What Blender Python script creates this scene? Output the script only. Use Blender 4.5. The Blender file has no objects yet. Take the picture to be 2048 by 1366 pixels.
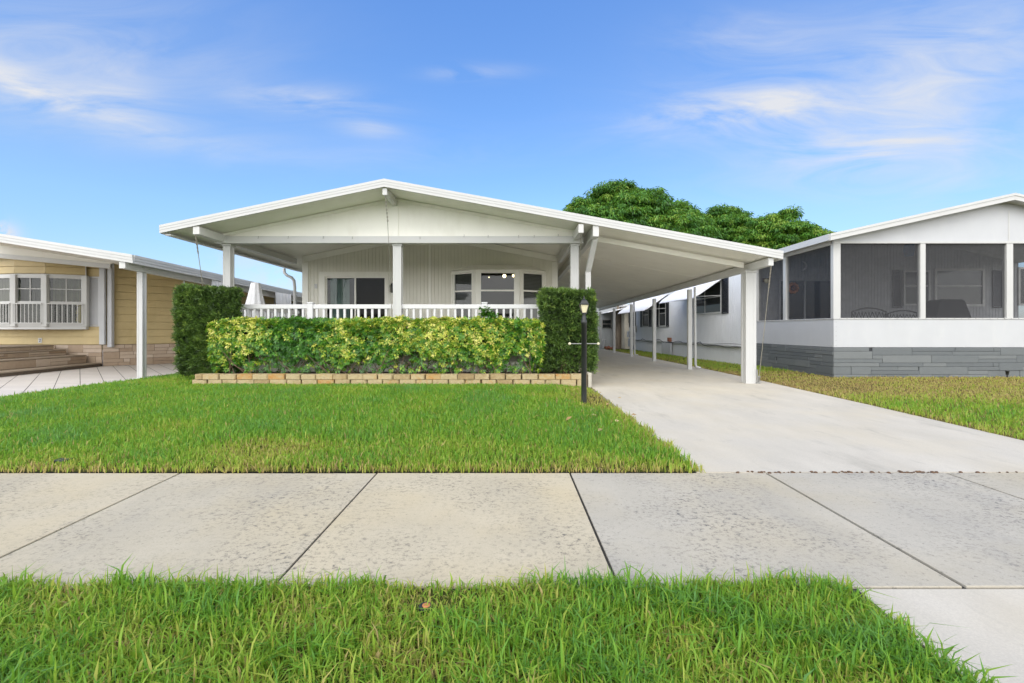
import bpy, math, random
import numpy as np
from mathutils import Vector, Matrix
random.seed(7); RNG = np.random.default_rng(11)
SC = bpy.context.scene; COL = SC.collection
F = 930.0; U0 = 1024.0; V0 = 660.0; H = 1.12          # focal length in photo pixels, horizon, eye height
def at(u, v, Y): return Vector(((u-U0)*Y/F, Y, H+(V0-v)*Y/F))
def X(u, Y): return (u-U0)*Y/F
def Z(v, Y): return H+(V0-v)*Y/F
def sstep(t): t = np.clip(t, 0, 1); return t*t*(3-2*t)

# ------------------------------------------------------------------ materials
def new_mat(name):
    m = bpy.data.materials.new(name); m.use_nodes = True
    nt = m.node_tree; nt.nodes.clear()
    out = nt.nodes.new('ShaderNodeOutputMaterial'); b = nt.nodes.new('ShaderNodeBsdfPrincipled')
    nt.links.new(b.outputs[0], out.inputs[0]); return m, nt, b, out
def N(nt, t, **kw):
    n = nt.nodes.new('ShaderNode'+t)
    for k, v in kw.items():
        if k.startswith('i_'): n.inputs[int(k[2:]) if k[2:].isdigit() else k[2:].replace('_', ' ')].default_value = v
        else: setattr(n, k, v)
    return n
def L(nt, a, b): nt.links.new(a, b)
def ramp(nt, pts, src=None):
    r = N(nt, 'ValToRGB'); e = r.color_ramp.elements
    while len(e) > 1: e.remove(e[0])
    e[0].position = pts[0][0]; e[0].color = (*pts[0][1], 1)
    for p, c in pts[1:]:
        q = e.new(p); q.color = (*c, 1)
    if src is not None: L(nt, src, r.inputs[0])
    return r
def coords(nt, scale=(1, 1, 1)):
    g = N(nt, 'NewGeometry'); mp = N(nt, 'Mapping'); mp.inputs['Scale'].default_value = scale
    L(nt, g.outputs['Position'], mp.inputs[0]); return mp.outputs[0]
def noise(nt, vec, scale, detail=4, rough=.55, dist=0):
    n = N(nt, 'TexNoise'); n.inputs['Scale'].default_value = scale; n.inputs['Detail'].default_value = detail
    n.inputs['Roughness'].default_value = rough; n.inputs['Distortion'].default_value = dist
    L(nt, vec, n.inputs['Vector']); return n.outputs['Fac']
def mixc(nt, fac, a, b, mode='MIX'):
    m = N(nt, 'Mix', data_type='RGBA', blend_type=mode)
    for s, v in ((m.inputs[0], fac), (m.inputs[6], a), (m.inputs[7], b)):
        if hasattr(v, 'is_linked'): L(nt, v, s)
        elif isinstance(v, (int, float)): s.default_value = v
        else: s.default_value = (*v, 1)
    return m.outputs[2]
def mth(nt, op, a, b=None, clamp=False):
    m = N(nt, 'Math', operation=op, use_clamp=clamp)
    for s, v in ((m.inputs[0], a), (m.inputs[1], b)):
        if v is None: continue
        if hasattr(v, 'is_linked'): L(nt, v, s)
        else: s.default_value = v
    return m.outputs[0]
def bump(nt, b, h, strength=.3, dist=.01):
    n = N(nt, 'Bump'); n.inputs['Strength'].default_value = strength; n.inputs['Distance'].default_value = dist
    L(nt, h, n.inputs['Height']); L(nt, n.outputs[0], b.inputs['Normal'])
def paint(name, col, rough=.45, var=.06, scale=3.0, bumps=.05, dirt=None, dirt_amt=.25, metal=0, stretch=(1, 1, 1)):
    m, nt, b, o = new_mat(name); v = coords(nt, stretch)
    n1 = noise(nt, v, scale, 5); lo = tuple(c*(1-var) for c in col); hi = tuple(min(1, c*(1+var)) for c in col)
    c = ramp(nt, [(.3, lo), (.7, hi)], n1).outputs[0]
    if dirt:
        f = ramp(nt, [(.52, (0, 0, 0)), (.78, (1, 1, 1))], noise(nt, coords(nt, (1.3, 1.3, .5)), 2.3, 8, .65)).outputs[0]
        c = mixc(nt, mth(nt, 'MULTIPLY', f, dirt_amt), c, dirt)
    L(nt, c, b.inputs['Base Color']); b.inputs['Roughness'].default_value = rough; b.inputs['Metallic'].default_value = metal
    if bumps: bump(nt, b, noise(nt, v, 60, 3), bumps, .004)
    return m
def tinted(name, pts, rough=.7, bumps=.4, nscale=30, spec=.3, mott=.25):
    """colour from the per-block 'tint' attribute, mottled"""
    m, nt, b, o = new_mat(name); a = N(nt, 'Attribute', attribute_name='tint'); v = coords(nt)
    n1 = noise(nt, v, nscale*.4, 6, .65)
    t = mth(nt, 'ADD', a.outputs['Fac'], mth(nt, 'MULTIPLY', mth(nt, 'SUBTRACT', n1, .5), mott*2))
    L(nt, ramp(nt, pts, t).outputs[0], b.inputs['Base Color']); b.inputs['Roughness'].default_value = rough
    b.inputs['Specular IOR Level'].default_value = spec
    if bumps: bump(nt, b, noise(nt, v, nscale, 6, .65), bumps, .012)
    return m
def leafy(name, pts, trans=.3, rough=.45, spec=.35):
    m, nt, b, o = new_mat(name); a = N(nt, 'Attribute', attribute_name='tint')
    c = ramp(nt, pts, a.outputs['Fac']).outputs[0]
    L(nt, c, b.inputs['Base Color']); b.inputs['Roughness'].default_value = rough; b.inputs['Specular IOR Level'].default_value = spec
    t = N(nt, 'BsdfTranslucent'); L(nt, mixc(nt, .35, c, (.35, .5, .05), 'MIX'), t.inputs[0])
    mx = N(nt, 'MixShader'); mx.inputs[0].default_value = trans
    L(nt, b.outputs[0], mx.inputs[1]); L(nt, t.outputs[0], mx.inputs[2]); L(nt, mx.outputs[0], o.inputs[0]); return m
def concrete(name, col, stain, amt, spots, streak=(1, 1, 1), yellow=0.0):
    m, nt, b, o = new_mat(name); v = coords(nt); vs = coords(nt, streak)
    c = ramp(nt, [(.3, tuple(x*.90 for x in col)), (.72, tuple(x*1.06 for x in col))], noise(nt, vs, 1.7, 8, .62)).outputs[0]
    fine = noise(nt, v, 140, 3, .7)
    c = mixc(nt, .35, c, ramp(nt, [(.3, (.70, .70, .70)), (.7, (1.22, 1.22, 1.22))], fine).outputs[0], 'MULTIPLY')
    if yellow:
        f = ramp(nt, [(.45, (0, 0, 0)), (.7, (1, 1, 1))], noise(nt, v, .9, 3)).outputs[0]
        c = mixc(nt, mth(nt, 'MULTIPLY', f, yellow), c, (col[0]*1.06, col[1]*.98, col[2]*.78))
    if spots:
        big = ramp(nt, [(.42, (.10, .10, .10)), (.60, (1, 1, 1))], noise(nt, v, 1.15, 4, .6)).outputs[0]
        sp = ramp(nt, [(.51, (0, 0, 0)), (.62, (1, 1, 1))], noise(nt, coords(nt, (1, 1.2, 1)), 27, 9, .80, .25)).outputs[0]
        sp2 = ramp(nt, [(.60, (0, 0, 0)), (.66, (1, 1, 1))], noise(nt, v, 31, 4, .7)).outputs[0]
        f = mth(nt, 'MULTIPLY', mth(nt, 'MAXIMUM', mth(nt, 'MULTIPLY', sp, big), mth(nt, 'MULTIPLY', sp2, .45)), amt)
        c = mixc(nt, f, c, stain)
        f = ramp(nt, [(.50, (0, 0, 0)), (.72, (1, 1, 1))], noise(nt, coords(nt, (.9, .35, 1)), 1.5, 5, .6)).outputs[0]
        c = mixc(nt, mth(nt, 'MULTIPLY', f, .30), c, (.24, .235, .22))
    else:
        f = ramp(nt, [(.56, (0, 0, 0)), (.74, (1, 1, 1))], noise(nt, coords(nt, (1.2, .35, 1)), 2.4, 8, .7)).outputs[0]
        c = mixc(nt, mth(nt, 'MULTIPLY', f, amt), c, stain)
        f = ramp(nt, [(.63, (0, 0, 0)), (.72, (1, 1, 1))], noise(nt, coords(nt, (1, .6, 1)), 3.4, 7, .7, .4)).outputs[0]
        c = mixc(nt, mth(nt, 'MULTIPLY', f, .35), c, (.27, .25, .215))
    if spots:
        at_ = N(nt, 'Attribute', attribute_name='tint'); c = mixc(nt, 1.0, c, ramp(nt, [(0, (.90, .93, 1.02)), (.5, (.98, .98, .98)), (1, (1.06, 1.03, .96))], at_.outputs['Fac']).outputs[0], 'MULTIPLY')
    L(nt, c, b.inputs['Base Color']); b.inputs['Roughness'].default_value = .85; b.inputs['Specular IOR Level'].default_value = .25
    bump(nt, b, fine, .35, .003); return m
def glass(name, tint=(.80, .86, .86), refl=1.0):
    m, nt, b, o = new_mat(name); nt.nodes.remove(b)
    fr = N(nt, 'Fresnel'); fr.inputs[0].default_value = 1.5
    t = N(nt, 'BsdfTransparent'); t.inputs[0].default_value = (*tint, 1)
    g = N(nt, 'BsdfGlossy'); g.inputs['Roughness'].default_value = .015
    bp = N(nt, 'Bump'); bp.inputs['Strength'].default_value = .05; bp.inputs['Distance'].default_value = .02
    L(nt, noise(nt, coords(nt), 1.6, 1), bp.inputs['Height']); L(nt, bp.outputs[0], g.inputs['Normal'])
    mx = N(nt, 'MixShader'); L(nt, mth(nt, 'ADD', mth(nt, 'MULTIPLY', fr.outputs[0], 1.1*refl), .015*refl, True), mx.inputs[0])
    L(nt, t.outputs[0], mx.inputs[1]); L(nt, g.outputs[0], mx.inputs[2]); L(nt, mx.outputs[0], o.inputs[0]); return m
def screen_mat(name, open_=.5):
    m, nt, b, o = new_mat(name); b.inputs['Base Color'].default_value = (.035, .036, .042, 1); b.inputs['Roughness'].default_value = .6
    t = N(nt, 'BsdfTransparent'); mx = N(nt, 'MixShader')
    f = ramp(nt, [(.3, (open_-.05,)*3), (.7, (open_+.05,)*3)], noise(nt, coords(nt), 5, 3)).outputs[0]
    L(nt, f, mx.inputs[0]); L(nt, b.outputs[0], mx.inputs[1]); L(nt, t.outputs[0], mx.inputs[2]); L(nt, mx.outputs[0], o.inputs[0]); return m
def glow(name, col, s, base=(.8, .7, .4)):
    m, nt, b, o = new_mat(name); b.inputs['Base Color'].default_value = (*base, 1)
    b.inputs['Emission Color'].default_value = (*col, 1); b.inputs['Emission Strength'].default_value = s
    b.inputs['Roughness'].default_value = .25; return m

M = {}
M['white'] = paint('white_aluminium', (.55, .55, .535), .38, .03, 2, .03, (.62, .60, .54), .22)  # exposed whites, trim and vinyl too, darkened to offset strong front light
M['whitecool'] = paint('white_siding_paint', (.50, .51, .53), .45, .03, 2, .03, (.60, .60, .58), .28)
M['trim'] = paint('white_trim_paint', (.52, .52, .51), .35, .025, 2, .03, (.66, .64, .58), .15)
M['bouncewhite'] = paint('bounce_lit_white', (.87, .855, .79), .5, .03, 1.5, .05, (.60, .57, .48), .25)  # same white, lightened and warmed to stand for bounce light under the roofs
M['wallcream'] = paint('cream_siding_paint', (.74, .72, .635), .5, .04, 2, .04, (.58, .55, .45), .2)
M['vinyl'] = paint('white_vinyl', (.62, .62, .62), .3, .02, 3, 0)
M['yellow'] = paint('yellow_siding_paint', (.52, .41, .205), .55, .07, 2.5, .12, (.40, .28, .10), .3)
M['shadesiding'] = paint('siding_lifted_for_shade', (.78, .79, .80), .45, .03, 2, .03, (.60, .60, .58), .28)  # siding white lightened to make up for the carport and awning shade
M['dark'] = paint('dark_shutter_paint', (.022, .024, .03), .45, .2, 4, .05)
M['black'] = paint('black_paint', (.018, .020, .020), .42, .3, 8, .15, (.07, .08, .07), .4)
M['greymetal'] = paint('grey_metal', (.30, .30, .29), .4, .15, 8, .1, (.25, .16, .09), .4, .6)
M['steel'] = paint('galvanised_cable', (.35, .33, .28), .45, .2, 20, .1, (.2, .12, .07), .4, .5)
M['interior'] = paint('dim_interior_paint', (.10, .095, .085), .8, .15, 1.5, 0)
M['blind'] = paint('green_grey_blind', (.20, .27, .24), .7, .15, 3, 0)
M['blindgrey'] = paint('grey_blind', (.22, .21, .20), .7, .15, 3, 0)
M['curtain'] = paint('white_curtain_cloth', (.78, .78, .80), .85, .05, 4, .1)
M['bark'] = paint('tree_bark', (.16, .13, .10), .9, .35, 9, .8, None, 0, 0, (1, 1, .3))
M['twig'] = paint('brown_twig', (.15, .10, .065), .85, .3, 14, .3)
M['core'] = paint('hedge_inner_shade', (.028, .033, .014), .95, .4, 9, .6)  # near-black tone paints the shade deep inside the hedges
M['soil'] = paint('garden_soil', (.075, .055, .038), .95, .45, 14, .8)
M['dirt'] = paint('brown_dirt', (.12, .07, .04), .95, .4, 20, .8)
M['greywall'] = paint('grey_siding_paint', (.34, .36, .37), .6, .08, 2, .08, (.22, .22, .2), .35)
M['beige'] = paint('beige_stucco', (.46, .43, .36), .75, .1, 3, .25, (.3, .26, .2), .35)
M['porchgrey'] = paint('porch_wall_paint', (.42, .43, .45), .6, .06, 2, .05)
M['floor'] = paint('porch_floor_paint', (.35, .33, .30), .7, .1, 3, .1)
M['fabric'] = paint('black_cover_cloth', (.012, .012, .014), .8, .3, 8, .2)
M['terracotta'] = paint('terracotta', (.26, .10, .055), .8, .2, 14, .2)
M['orange'] = paint('orange_paint', (.48, .19, .065), .6, .25, 30, .2)
M['blue'] = paint('blue_paint', (.06, .20, .42), .5, .2, 8, .1)
M['lamp_glass'] = glow('frosted_lamp_glass', (1, .85, .5), .12, (.60, .56, .38))
M['bulb'] = glow('lit_bulb', (1, .78, .40), 5)
M['ivory'] = paint('ivory_plastic', (.72, .66, .45), .4, .05, 10, 0)
M['glass'] = glass('window_glass', (.8, .86, .86), .8); M['glassdark'] = glass('smoked_window_glass', (.45, .50, .50), .55); M['glassdoor'] = glass('shaded_door_glass', (.5, .5, .48), .22)
M['screen'] = screen_mat('insect_screen', .43)
M['drape'] = paint('olive_drape', (.17, .165, .105), .85, .2, 4, .1)
M['sidewalk'] = concrete('sidewalk_concrete', (.49, .44, .338), (.10, .097, .09), .92, True, (1, 1, 1), .5)
M['driveway'] = concrete('driveway_concrete', (.54, .50, .425), (.36, .335, .28), .75, False, (1.4, .5, 1), .30)
M['patio'] = concrete('patio_concrete', (.58, .54, .50), (.46, .42, .38), .4, False, (.4, 2.5, 1))
M['joint'] = paint('joint_dirt', (.035, .032, .026), .95, .4, 30, .5)
M['grout'] = paint('stone_grout', (.13, .10, .075), .9, .2, 20, .3)
M['asphalt'] = paint('asphalt', (.05, .05, .052), .9, .25, 60, .5)
M['veneer'] = tinted('tan_stone_veneer', [(0, (.34, .25, .175)), (.5, (.45, .35, .26)), (1, (.55, .45, .36))], .8, .35, 22)
M['step'] = tinted('brown_step_stone', [(0, (.26, .21, .155)), (.5, (.34, .28, .215)), (1, (.42, .35, .27))], .85, .4, 26)
M['greygrout'] = paint('painted_grout', (.035, .038, .042), .8, .2, 20, .3)
M['greystone'] = tinted('grey_painted_stone', [(0, (.122, .134, .142)), (.5, (.145, .158, .164)), (1, (.170, .182, .186))], .65, .5, 14, .3, .3)
M['block'] = tinted('sandy_retaining_block', [(0, (.16, .11, .06)), (.3, (.34, .25, .13)), (.5, (.44, .36, .215)), (.65, (.42, .28, .125)), (.8, (.44, .22, .07)), (1, (.45, .15, .045))], .85, .9, 30, .2, .35)
def ground_mat(name, a, b_, c_):
    m, nt, b, o = new_mat(name); v = coords(nt)
    c = ramp(nt, [(.3, a), (.5, b_), (.72, c_)], noise(nt, v, 3, 9, .7)).outputs[0]
    L(nt, c, b.inputs['Base Color']); b.inputs['Roughness'].default_value = .95; b.inputs['Specular IOR Level'].default_value = .1
    bump(nt, b, noise(nt, v, 50, 5, .7), .8, .02); return m
M['lawnsoil'] = ground_mat('thatch_soil', (.045, .045, .016), (.075, .085, .022), (.12, .105, .045))
M['strawsoil'] = ground_mat('straw_thatch', (.09, .07, .025), (.15, .125, .04), (.20, .16, .06))
M['ground'] = ground_mat('rough_ground', (.05, .07, .02), (.08, .10, .03), (.12, .11, .05))
GR = [(0, (.42, .27, .13)), (.14, (.50, .39, .16)), (.30, (.46, .47, .09)), (.5, (.28, .45, .045)), (.72, (.15, .35, .036)), (1, (.16, .35, .10))]
M['grass'] = leafy('grass_blades', GR, .45, .42, .3)
M['vari'] = leafy('variegated_leaves', [(0, (.03, .11, .015)), (.33, (.075, .24, .022)), (.52, (.13, .29, .02)), (.70, (.36, .45, .045)), (.9, (.66, .66, .11)), (1, (.76, .70, .20))], .25, .35, .5)
M['podo'] = leafy('needle_leaves', [(0, (.03, .055, .018)), (.4, (.075, .145, .032)), (.75, (.15, .255, .05)), (1, (.36, .46, .10))], .25, .4, .45)
M['mango'] = leafy('tree_leaves', [(0, (.025, .08, .015)), (.5, (.065, .19, .024)), (.85, (.125, .29, .03)), (1, (.24, .36, .05))], .25, .4, .45)
M['deadleaf'] = leafy('dead_leaves', [(0, (.16, .09, .04)), (.5, (.34, .22, .10)), (1, (.55, .42, .24))], .15, .7, .2)

# ------------------------------------------------------------------ mesh builder
class MB:
    def __init__(s): s.v = []; s.f = []; s.t = []; s.tint = .5; s.smooth = set()
    def add(s, pts, faces, smooth=False):
        n = len(s.v); s.v += [tuple(p) for p in pts]; s.t += [s.tint]*len(pts)
        for fc in faces:
            if smooth: s.smooth.add(len(s.f))
            s.f.append(tuple(i+n for i in fc))
        return s
    def hexa(s, p): return s.add(p, [(0, 3, 2, 1), (4, 5, 6, 7), (0, 1, 5, 4), (1, 2, 6, 5), (2, 3, 7, 6), (3, 0, 4, 7)])
    def box(s, x0, x1, y0, y1, z0, z1):
        return s.hexa([(x0, y0, z0), (x1, y0, z0), (x1, y1, z0), (x0, y1, z0), (x0, y0, z1), (x1, y0, z1), (x1, y1, z1), (x0, y1, z1)])
    def beam(s, p0, p1, w, h):
        p0 = Vector(p0); p1 = Vector(p1); d = (p1-p0).normalized(); up = Vector((0, 0, 1)) if abs(d.z) < .9 else Vector((0, 1, 0))
        a = d.cross(up).normalized()*w/2; u = (up if abs(d.z) < .9 else a.cross(d).normalized())*h/2
        return s.hexa([p0-a-u, p0+a-u, p1+a-u, p1-a-u, p0-a+u, p0+a+u, p1+a+u, p1-a+u])
    def drop(s, p0, p1, h, t):                                # board hanging h below the line p0-p1, t thick towards +Y
        p0 = Vector(p0); p1 = Vector(p1); d = Vector((0, 0, h)); y = Vector((0, t, 0))
        return s.hexa([p0-d, p1-d, p1-d+y, p0-d+y, p0, p1, p1+y, p0+y])
    def quad(s, a, b, c, d): return s.add([a, b, c, d], [(0, 1, 2, 3)])
    def tube(s, pts, r, n=8, cap=True):
        pts = [Vector(p) for p in pts]; rs = r if isinstance(r, (list, tuple)) else [r]*len(pts); rings = []
        for i, p in enumerate(pts):
            d = (pts[min(i+1, len(pts)-1)]-pts[max(i-1, 0)]).normalized()
            up = Vector((0, 0, 1)) if abs(d.z) < .95 else Vector((1, 0, 0))
            a = d.cross(up).normalized(); b = a.cross(d)
            rings.append([p+(a*math.cos(k*2*math.pi/n)+b*math.sin(k*2*math.pi/n))*rs[i] for k in range(n)])
        fs = []
        for i in range(len(pts)-1):
            for k in range(n): fs.append((i*n+k, i*n+(k+1) % n, (i+1)*n+(k+1) % n, (i+1)*n+k))
        s.add([q for r_ in rings for q in r_], fs, True)
        if cap:
            s.add(rings[0], [tuple(range(n))]); s.add(rings[-1], [tuple(range(n-1, -1, -1))])
        return s
    def lathe(s, x, y, prof, n=24, rot=0, smooth=True):
        pts = [(x+r*math.cos(rot+k*2*math.pi/n), y+r*math.sin(rot+k*2*math.pi/n), z) for r, z in prof for k in range(n)]
        fs = [(i*n+k, i*n+(k+1) % n, (i+1)*n+(k+1) % n, (i+1)*n+k) for i in range(len(prof)-1) for k in range(n)]
        s.add(pts, fs, smooth)
        s.add(pts[:n], [tuple(range(n-1, -1, -1))]); s.add(pts[-n:], [tuple(range(n))]); return s
    def ball(s, x, y, z, r, n=12, sz=1):
        return s.lathe(x, y, [(max(r*math.sin(math.pi*i/8), r*.03), z-r*sz*math.cos(math.pi*i/8)) for i in range(9)], n)
    def poly(s, loop, z0, z1):
        n = len(loop); p = [(x, y, z0) for x, y in loop]+[(x, y, z1) for x, y in loop]
        fs = [(i, (i+1) % n, n+(i+1) % n, n+i) for i in range(n)]
        s.add(p, fs); s.add(p[:n], [tuple(range(n-1, -1, -1))]); s.add(p[n:], [tuple(range(n))]); return s
    def build(s, name, mat, parent=None, bevel=0, tint=False):
        me = bpy.data.meshes.new(name); me.from_pydata(s.v, [], s.f); me.materials.append(mat)
        if s.smooth:
            fl = np.zeros(len(me.polygons), dtype=bool); fl[list(s.smooth)] = True; me.polygons.foreach_set('use_smooth', fl)
        if tint:
            a = me.attributes.new('tint', 'FLOAT', 'POINT'); a.data.foreach_set('value', np.array(s.t, dtype=np.float32))
        me.update(); return link(name, me, parent, bevel)
def link(name, me, parent=None, bevel=0):
    o = bpy.data.objects.new(name, me); COL.objects.link(o)
    if parent:
        o.parent = parent; r = parent
        while r.parent: r = r.parent
        if parent is r: o.matrix_parent_inverse = Matrix.Translation(-r.location)
    if bevel:
        b = o.modifiers.new('edge', 'BEVEL'); b.width = bevel; b.segments = 2; b.limit_method = 'ANGLE'
    return o
def thing(name, label, cat, loc, group=None):
    o = bpy.data.objects.new(name, None); COL.objects.link(o); o.location = loc; o.empty_display_size = .2
    return tag(o, label, cat, group)
def tag(o, label, cat, group=None):
    o['label'] = label; o['category'] = cat
    if group: o['group'] = group
    return o
def kind(o, k, label=None):
    o['kind'] = k
    if label: o['label'] = label
    return o
def fluted(x, y, w, z0, z1):
    """square post with grooves down each face"""
    m = MB(); h = w/2; g = .006; prof = []
    cs = [-h, -h*.55, -h*.48, h*.48, h*.55, h]
    dp = [0, 0, g, g, 0, 0]
    side = [(c, d) for c, d in zip(cs, dp)][:-1]
    for k in range(4):
        for c, d in side:
            px, py = c, -h+d
            for _ in range(k): px, py = -py, px
            prof.append((x+px, y+py))
    return m.poly(prof, z0, z1)
def ribwall(m, p0, p1, zb, zt, pitch=.1, depth=.008, gap=.016):
    """vertical ribbed siding from p0 to p1, outward to the right of travel; zb, zt are functions of distance"""
    p0 = Vector((*p0, 0)); p1 = Vector((*p1, 0)); d = p1-p0; ln = d.length; d.normalize(); n = Vector((d.y, -d.x, 0))
    ts = []; t = 0
    while t < ln-1e-4:
        e = min(t+pitch, ln); ts += [(t, 0), (max(t, e-gap), 0), (max(t, e-gap*.75), -depth), (max(t, e-gap*.25), -depth)]; t = e
    ts.append((ln, 0)); v = []; fs = []
    for i, (t, o) in enumerate(ts):
        q = p0+d*t+n*o; v += [(q.x, q.y, zb(t)), (q.x, q.y, zt(t))]
        if i: fs.append((2*i-2, 2*i, 2*i+1, 2*i-1))
    return m.add(v, fs)
def lapwall(m, p0, p1, z0, z1, ex=.235):
    p0 = Vector((*p0, 0)); p1 = Vector((*p1, 0)); d = (p1-p0).normalized(); n = Vector((d.y, -d.x, 0)); z = z0
    while z < z1-1e-3:
        e = min(z+ex, z1); a0 = p0+n*.026; a1 = p1+n*.026; b0 = p0+n*.010; b1 = p1+n*.010; q0 = p0-n*.012; q1 = p1-n*.012; zl_ = z+.016
        m.add([(a0.x, a0.y, zl_), (a1.x, a1.y, zl_), (b1.x, b1.y, e), (b0.x, b0.y, e), (q0.x, q0.y, zl_), (q1.x, q1.y, zl_), (q0.x, q0.y, z), (q1.x, q1.y, z), (b0.x, b0.y, z), (b1.x, b1.y, z)], [(0, 1, 2, 3), (4, 5, 1, 0), (6, 7, 5, 4), (8, 9, 7, 6)]); z = e
    return m
def stonewall(m, p0, p1, z0, z1, t=.05, unit=.11, wmin=.28, wmax=.62, gap=.008):
    """ashlar blocks, each its own stone with its own tint, standing out of a grout bed"""
    p0 = Vector((*p0, 0)); p1 = Vector((*p1, 0)); d = p1-p0; ln = d.length; d.normalize(); n = Vector((d.y, -d.x, 0))
    rows = max(1, round((z1-z0)/unit)); rh = (z1-z0)/rows; skip = {}
    for r in range(rows):
        t0 = 0
        while t0 < ln-.02:
            w = min(random.uniform(wmin, wmax), ln-t0)
            if ln-t0-w < .15: w = ln-t0
            hh = 1
            blk = [k for k in skip.get(r, []) if k[0] < t0+w-.01 and k[1] > t0+.01]
            if blk:
                k = blk[0]
                if k[0] > t0+.08: w = k[0]-t0
                else: t0 = k[1]; continue
            elif r < rows-1 and random.random() < .33:
                hh = 2; skip.setdefault(r+1, []).append((t0, t0+w))
            o = t+random.uniform(-.006, .006); m.tint = random.random()
            a = p0+d*(t0+gap/2); b = p0+d*(t0+w-gap/2); za = z0+r*rh+gap/2; zb = z0+(r+hh)*rh-gap/2
            A = a+n*o; B = b+n*o
            m.hexa([(A.x, A.y, za), (B.x, B.y, za), (b.x, b.y, za), (a.x, a.y, za), (A.x, A.y, zb), (B.x, B.y, zb), (b.x, b.y, zb), (a.x, a.y, zb)])
            t0 += w
    return m
class Pl:
    """a vertical plane helper: maps (along, out, z) to world for windows set in any wall"""
    def __init__(s, p0, p1):
        s.o = Vector((*p0, 0)); d = Vector((*p1, 0))-s.o; s.len = d.length; s.d = d.normalized(); s.n = Vector((s.d.y, -s.d.x, 0))
    def __call__(s, t, o, z): q = s.o+s.d*t+s.n*o; return (q.x, q.y, z)
    def box(s, m, t0, t1, o0, o1, z0, z1):
        return m.hexa([s(t0, o1, z0), s(t1, o1, z0), s(t1, o0, z0), s(t0, o0, z0), s(t0, o1, z1), s(t1, o1, z1), s(t1, o0, z1), s(t0, o0, z1)])
    def ring(s, m, t0, t1, z0, z1, w, o0, o1):
        s.box(m, t0, t0+w, o0, o1, z0, z1); s.box(m, t1-w, t1, o0, o1, z0, z1)
        s.box(m, t0+w, t1-w, o0, o1, z1-w, z1); s.box(m, t0+w, t1-w, o0, o1, z0, z0+w); return m
def window(parent, pl, t0, t1, z0, z1, fw=.05, rails=(), muls=(), glassm='glass', framem='trim', inner='interior', depth=.25, blinds=None):
    """framed window as a part with pane and inner surface as its sub-parts"""
    f = MB(); pl.ring(f, t0, t1, z0, z1, fw, -.02, .035)
    for r in rails: pl.box(f, t0+fw, t1-fw, -.01, .022, r-.018, r+.018)
    for u in muls: pl.box(f, u-.014, u+.014, -.012, .018, z0+fw, z1-fw)
    w = f.build('window', M[framem], parent)
    g = MB(); g.quad(pl(t0+fw*.5, .004, z0+fw*.5), pl(t1-fw*.5, .004, z0+fw*.5), pl(t1-fw*.5, .004, z1-fw*.5), pl(t0+fw*.5, .004, z1-fw*.5)); g.build('pane', M[glassm], w)
    if inner:
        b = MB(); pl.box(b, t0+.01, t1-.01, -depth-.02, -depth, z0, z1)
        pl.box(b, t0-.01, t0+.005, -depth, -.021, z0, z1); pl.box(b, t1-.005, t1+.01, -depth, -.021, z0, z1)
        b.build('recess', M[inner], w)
    if blinds:
        b = MB(); z = z1-fw-.02
        while z > z0+fw+blinds[1]*(z1-z0): b.add([pl(t0+fw, -.06, z), pl(t1-fw, -.06, z), pl(t1-fw, -.035, z-.03), pl(t0+fw, -.035, z-.03)], [(0, 1, 2, 3)]); z -= .036
        b.build('blind', M[blinds[0]], w)
    return w
def shutter(parent, pl, t0, t1, z0, z1, mat):
    m = MB(); pl.ring(m, t0, t1, z0, z1, .035, .0, .035); z = z0+.05
    while z < z1-.05: m.add([pl(t0+.035, .026, z), pl(t1-.035, .026, z), pl(t1-.035, .008, z+.04), pl(t0+.035, .008, z+.04)], [(0, 1, 2, 3)]); z += .04
    return m.build('shutter', M[mat], parent)

# ------------------------------------------------------------------ foliage meshes (numpy)
def np_mesh(name, verts, tris, tint, mat, parent=None):
    me = bpy.data.meshes.new(name); nv = len(verts); nf = len(tris); k = tris.shape[1]
    me.vertices.add(nv); me.vertices.foreach_set('co', verts.astype(np.float32).ravel())
    me.loops.add(nf*k); me.loops.foreach_set('vertex_index', tris.astype(np.int32).ravel())
    me.polygons.add(nf); me.polygons.foreach_set('loop_start', np.arange(0, nf*k, k, dtype=np.int32))
    try: me.polygons.foreach_set('loop_total', np.full(nf, k, dtype=np.int32))
    except Exception: pass
    a = me.attributes.new('tint', 'FLOAT', 'POINT'); a.data.foreach_set('value', tint.astype(np.float32))
    me.materials.append(mat); me.update(calc_edges=True); return link(name, me, parent)
def unit(a): return a/np.maximum(np.linalg.norm(a, axis=1, keepdims=True), 1e-9)
def leaves(c, d, up, ln, wd, tint, fold=.25, droop=0.0):
    """one leaf = base, two sides, tip; folded along its rib"""
    d = unit(d); s = unit(np.cross(d, up)); n = np.cross(s, d); ln = ln[:, None]; wd = wd[:, None]
    b = c; mid = c+d*ln*.45; l = mid-s*wd*.5+n*wd*fold; r = mid+s*wd*.5+n*wd*fold; tip = c+d*ln-np.array([0, 0, 1.])*ln*droop
    v = np.stack([b, l, tip, r], 1).reshape(-1, 3); k = np.arange(len(c))[:, None]*4
    t = np.concatenate([k+np.array([0, 2, 1]), k+np.array([0, 3, 2])], 1).reshape(-1, 3)
    return v, t, np.repeat(tint, 4)
def join(parts):
    vs, ts, cs, n = [], [], [], 0
    for v, t, c in parts: vs.append(v); ts.append(t+n); cs.append(c); n += len(v)
    return np.concatenate(vs), np.concatenate(ts), np.concatenate(cs)
def field(p, seed, f=1.0):
    r = np.random.default_rng(seed); o = np.zeros(len(p))
    for k in range(6):
        w = r.normal(size=3)*f*(1.0+.7*k); o += np.sin(p@w+r.uniform(0, 6.28))/(1+.5*k)
    return o/2.6
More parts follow.
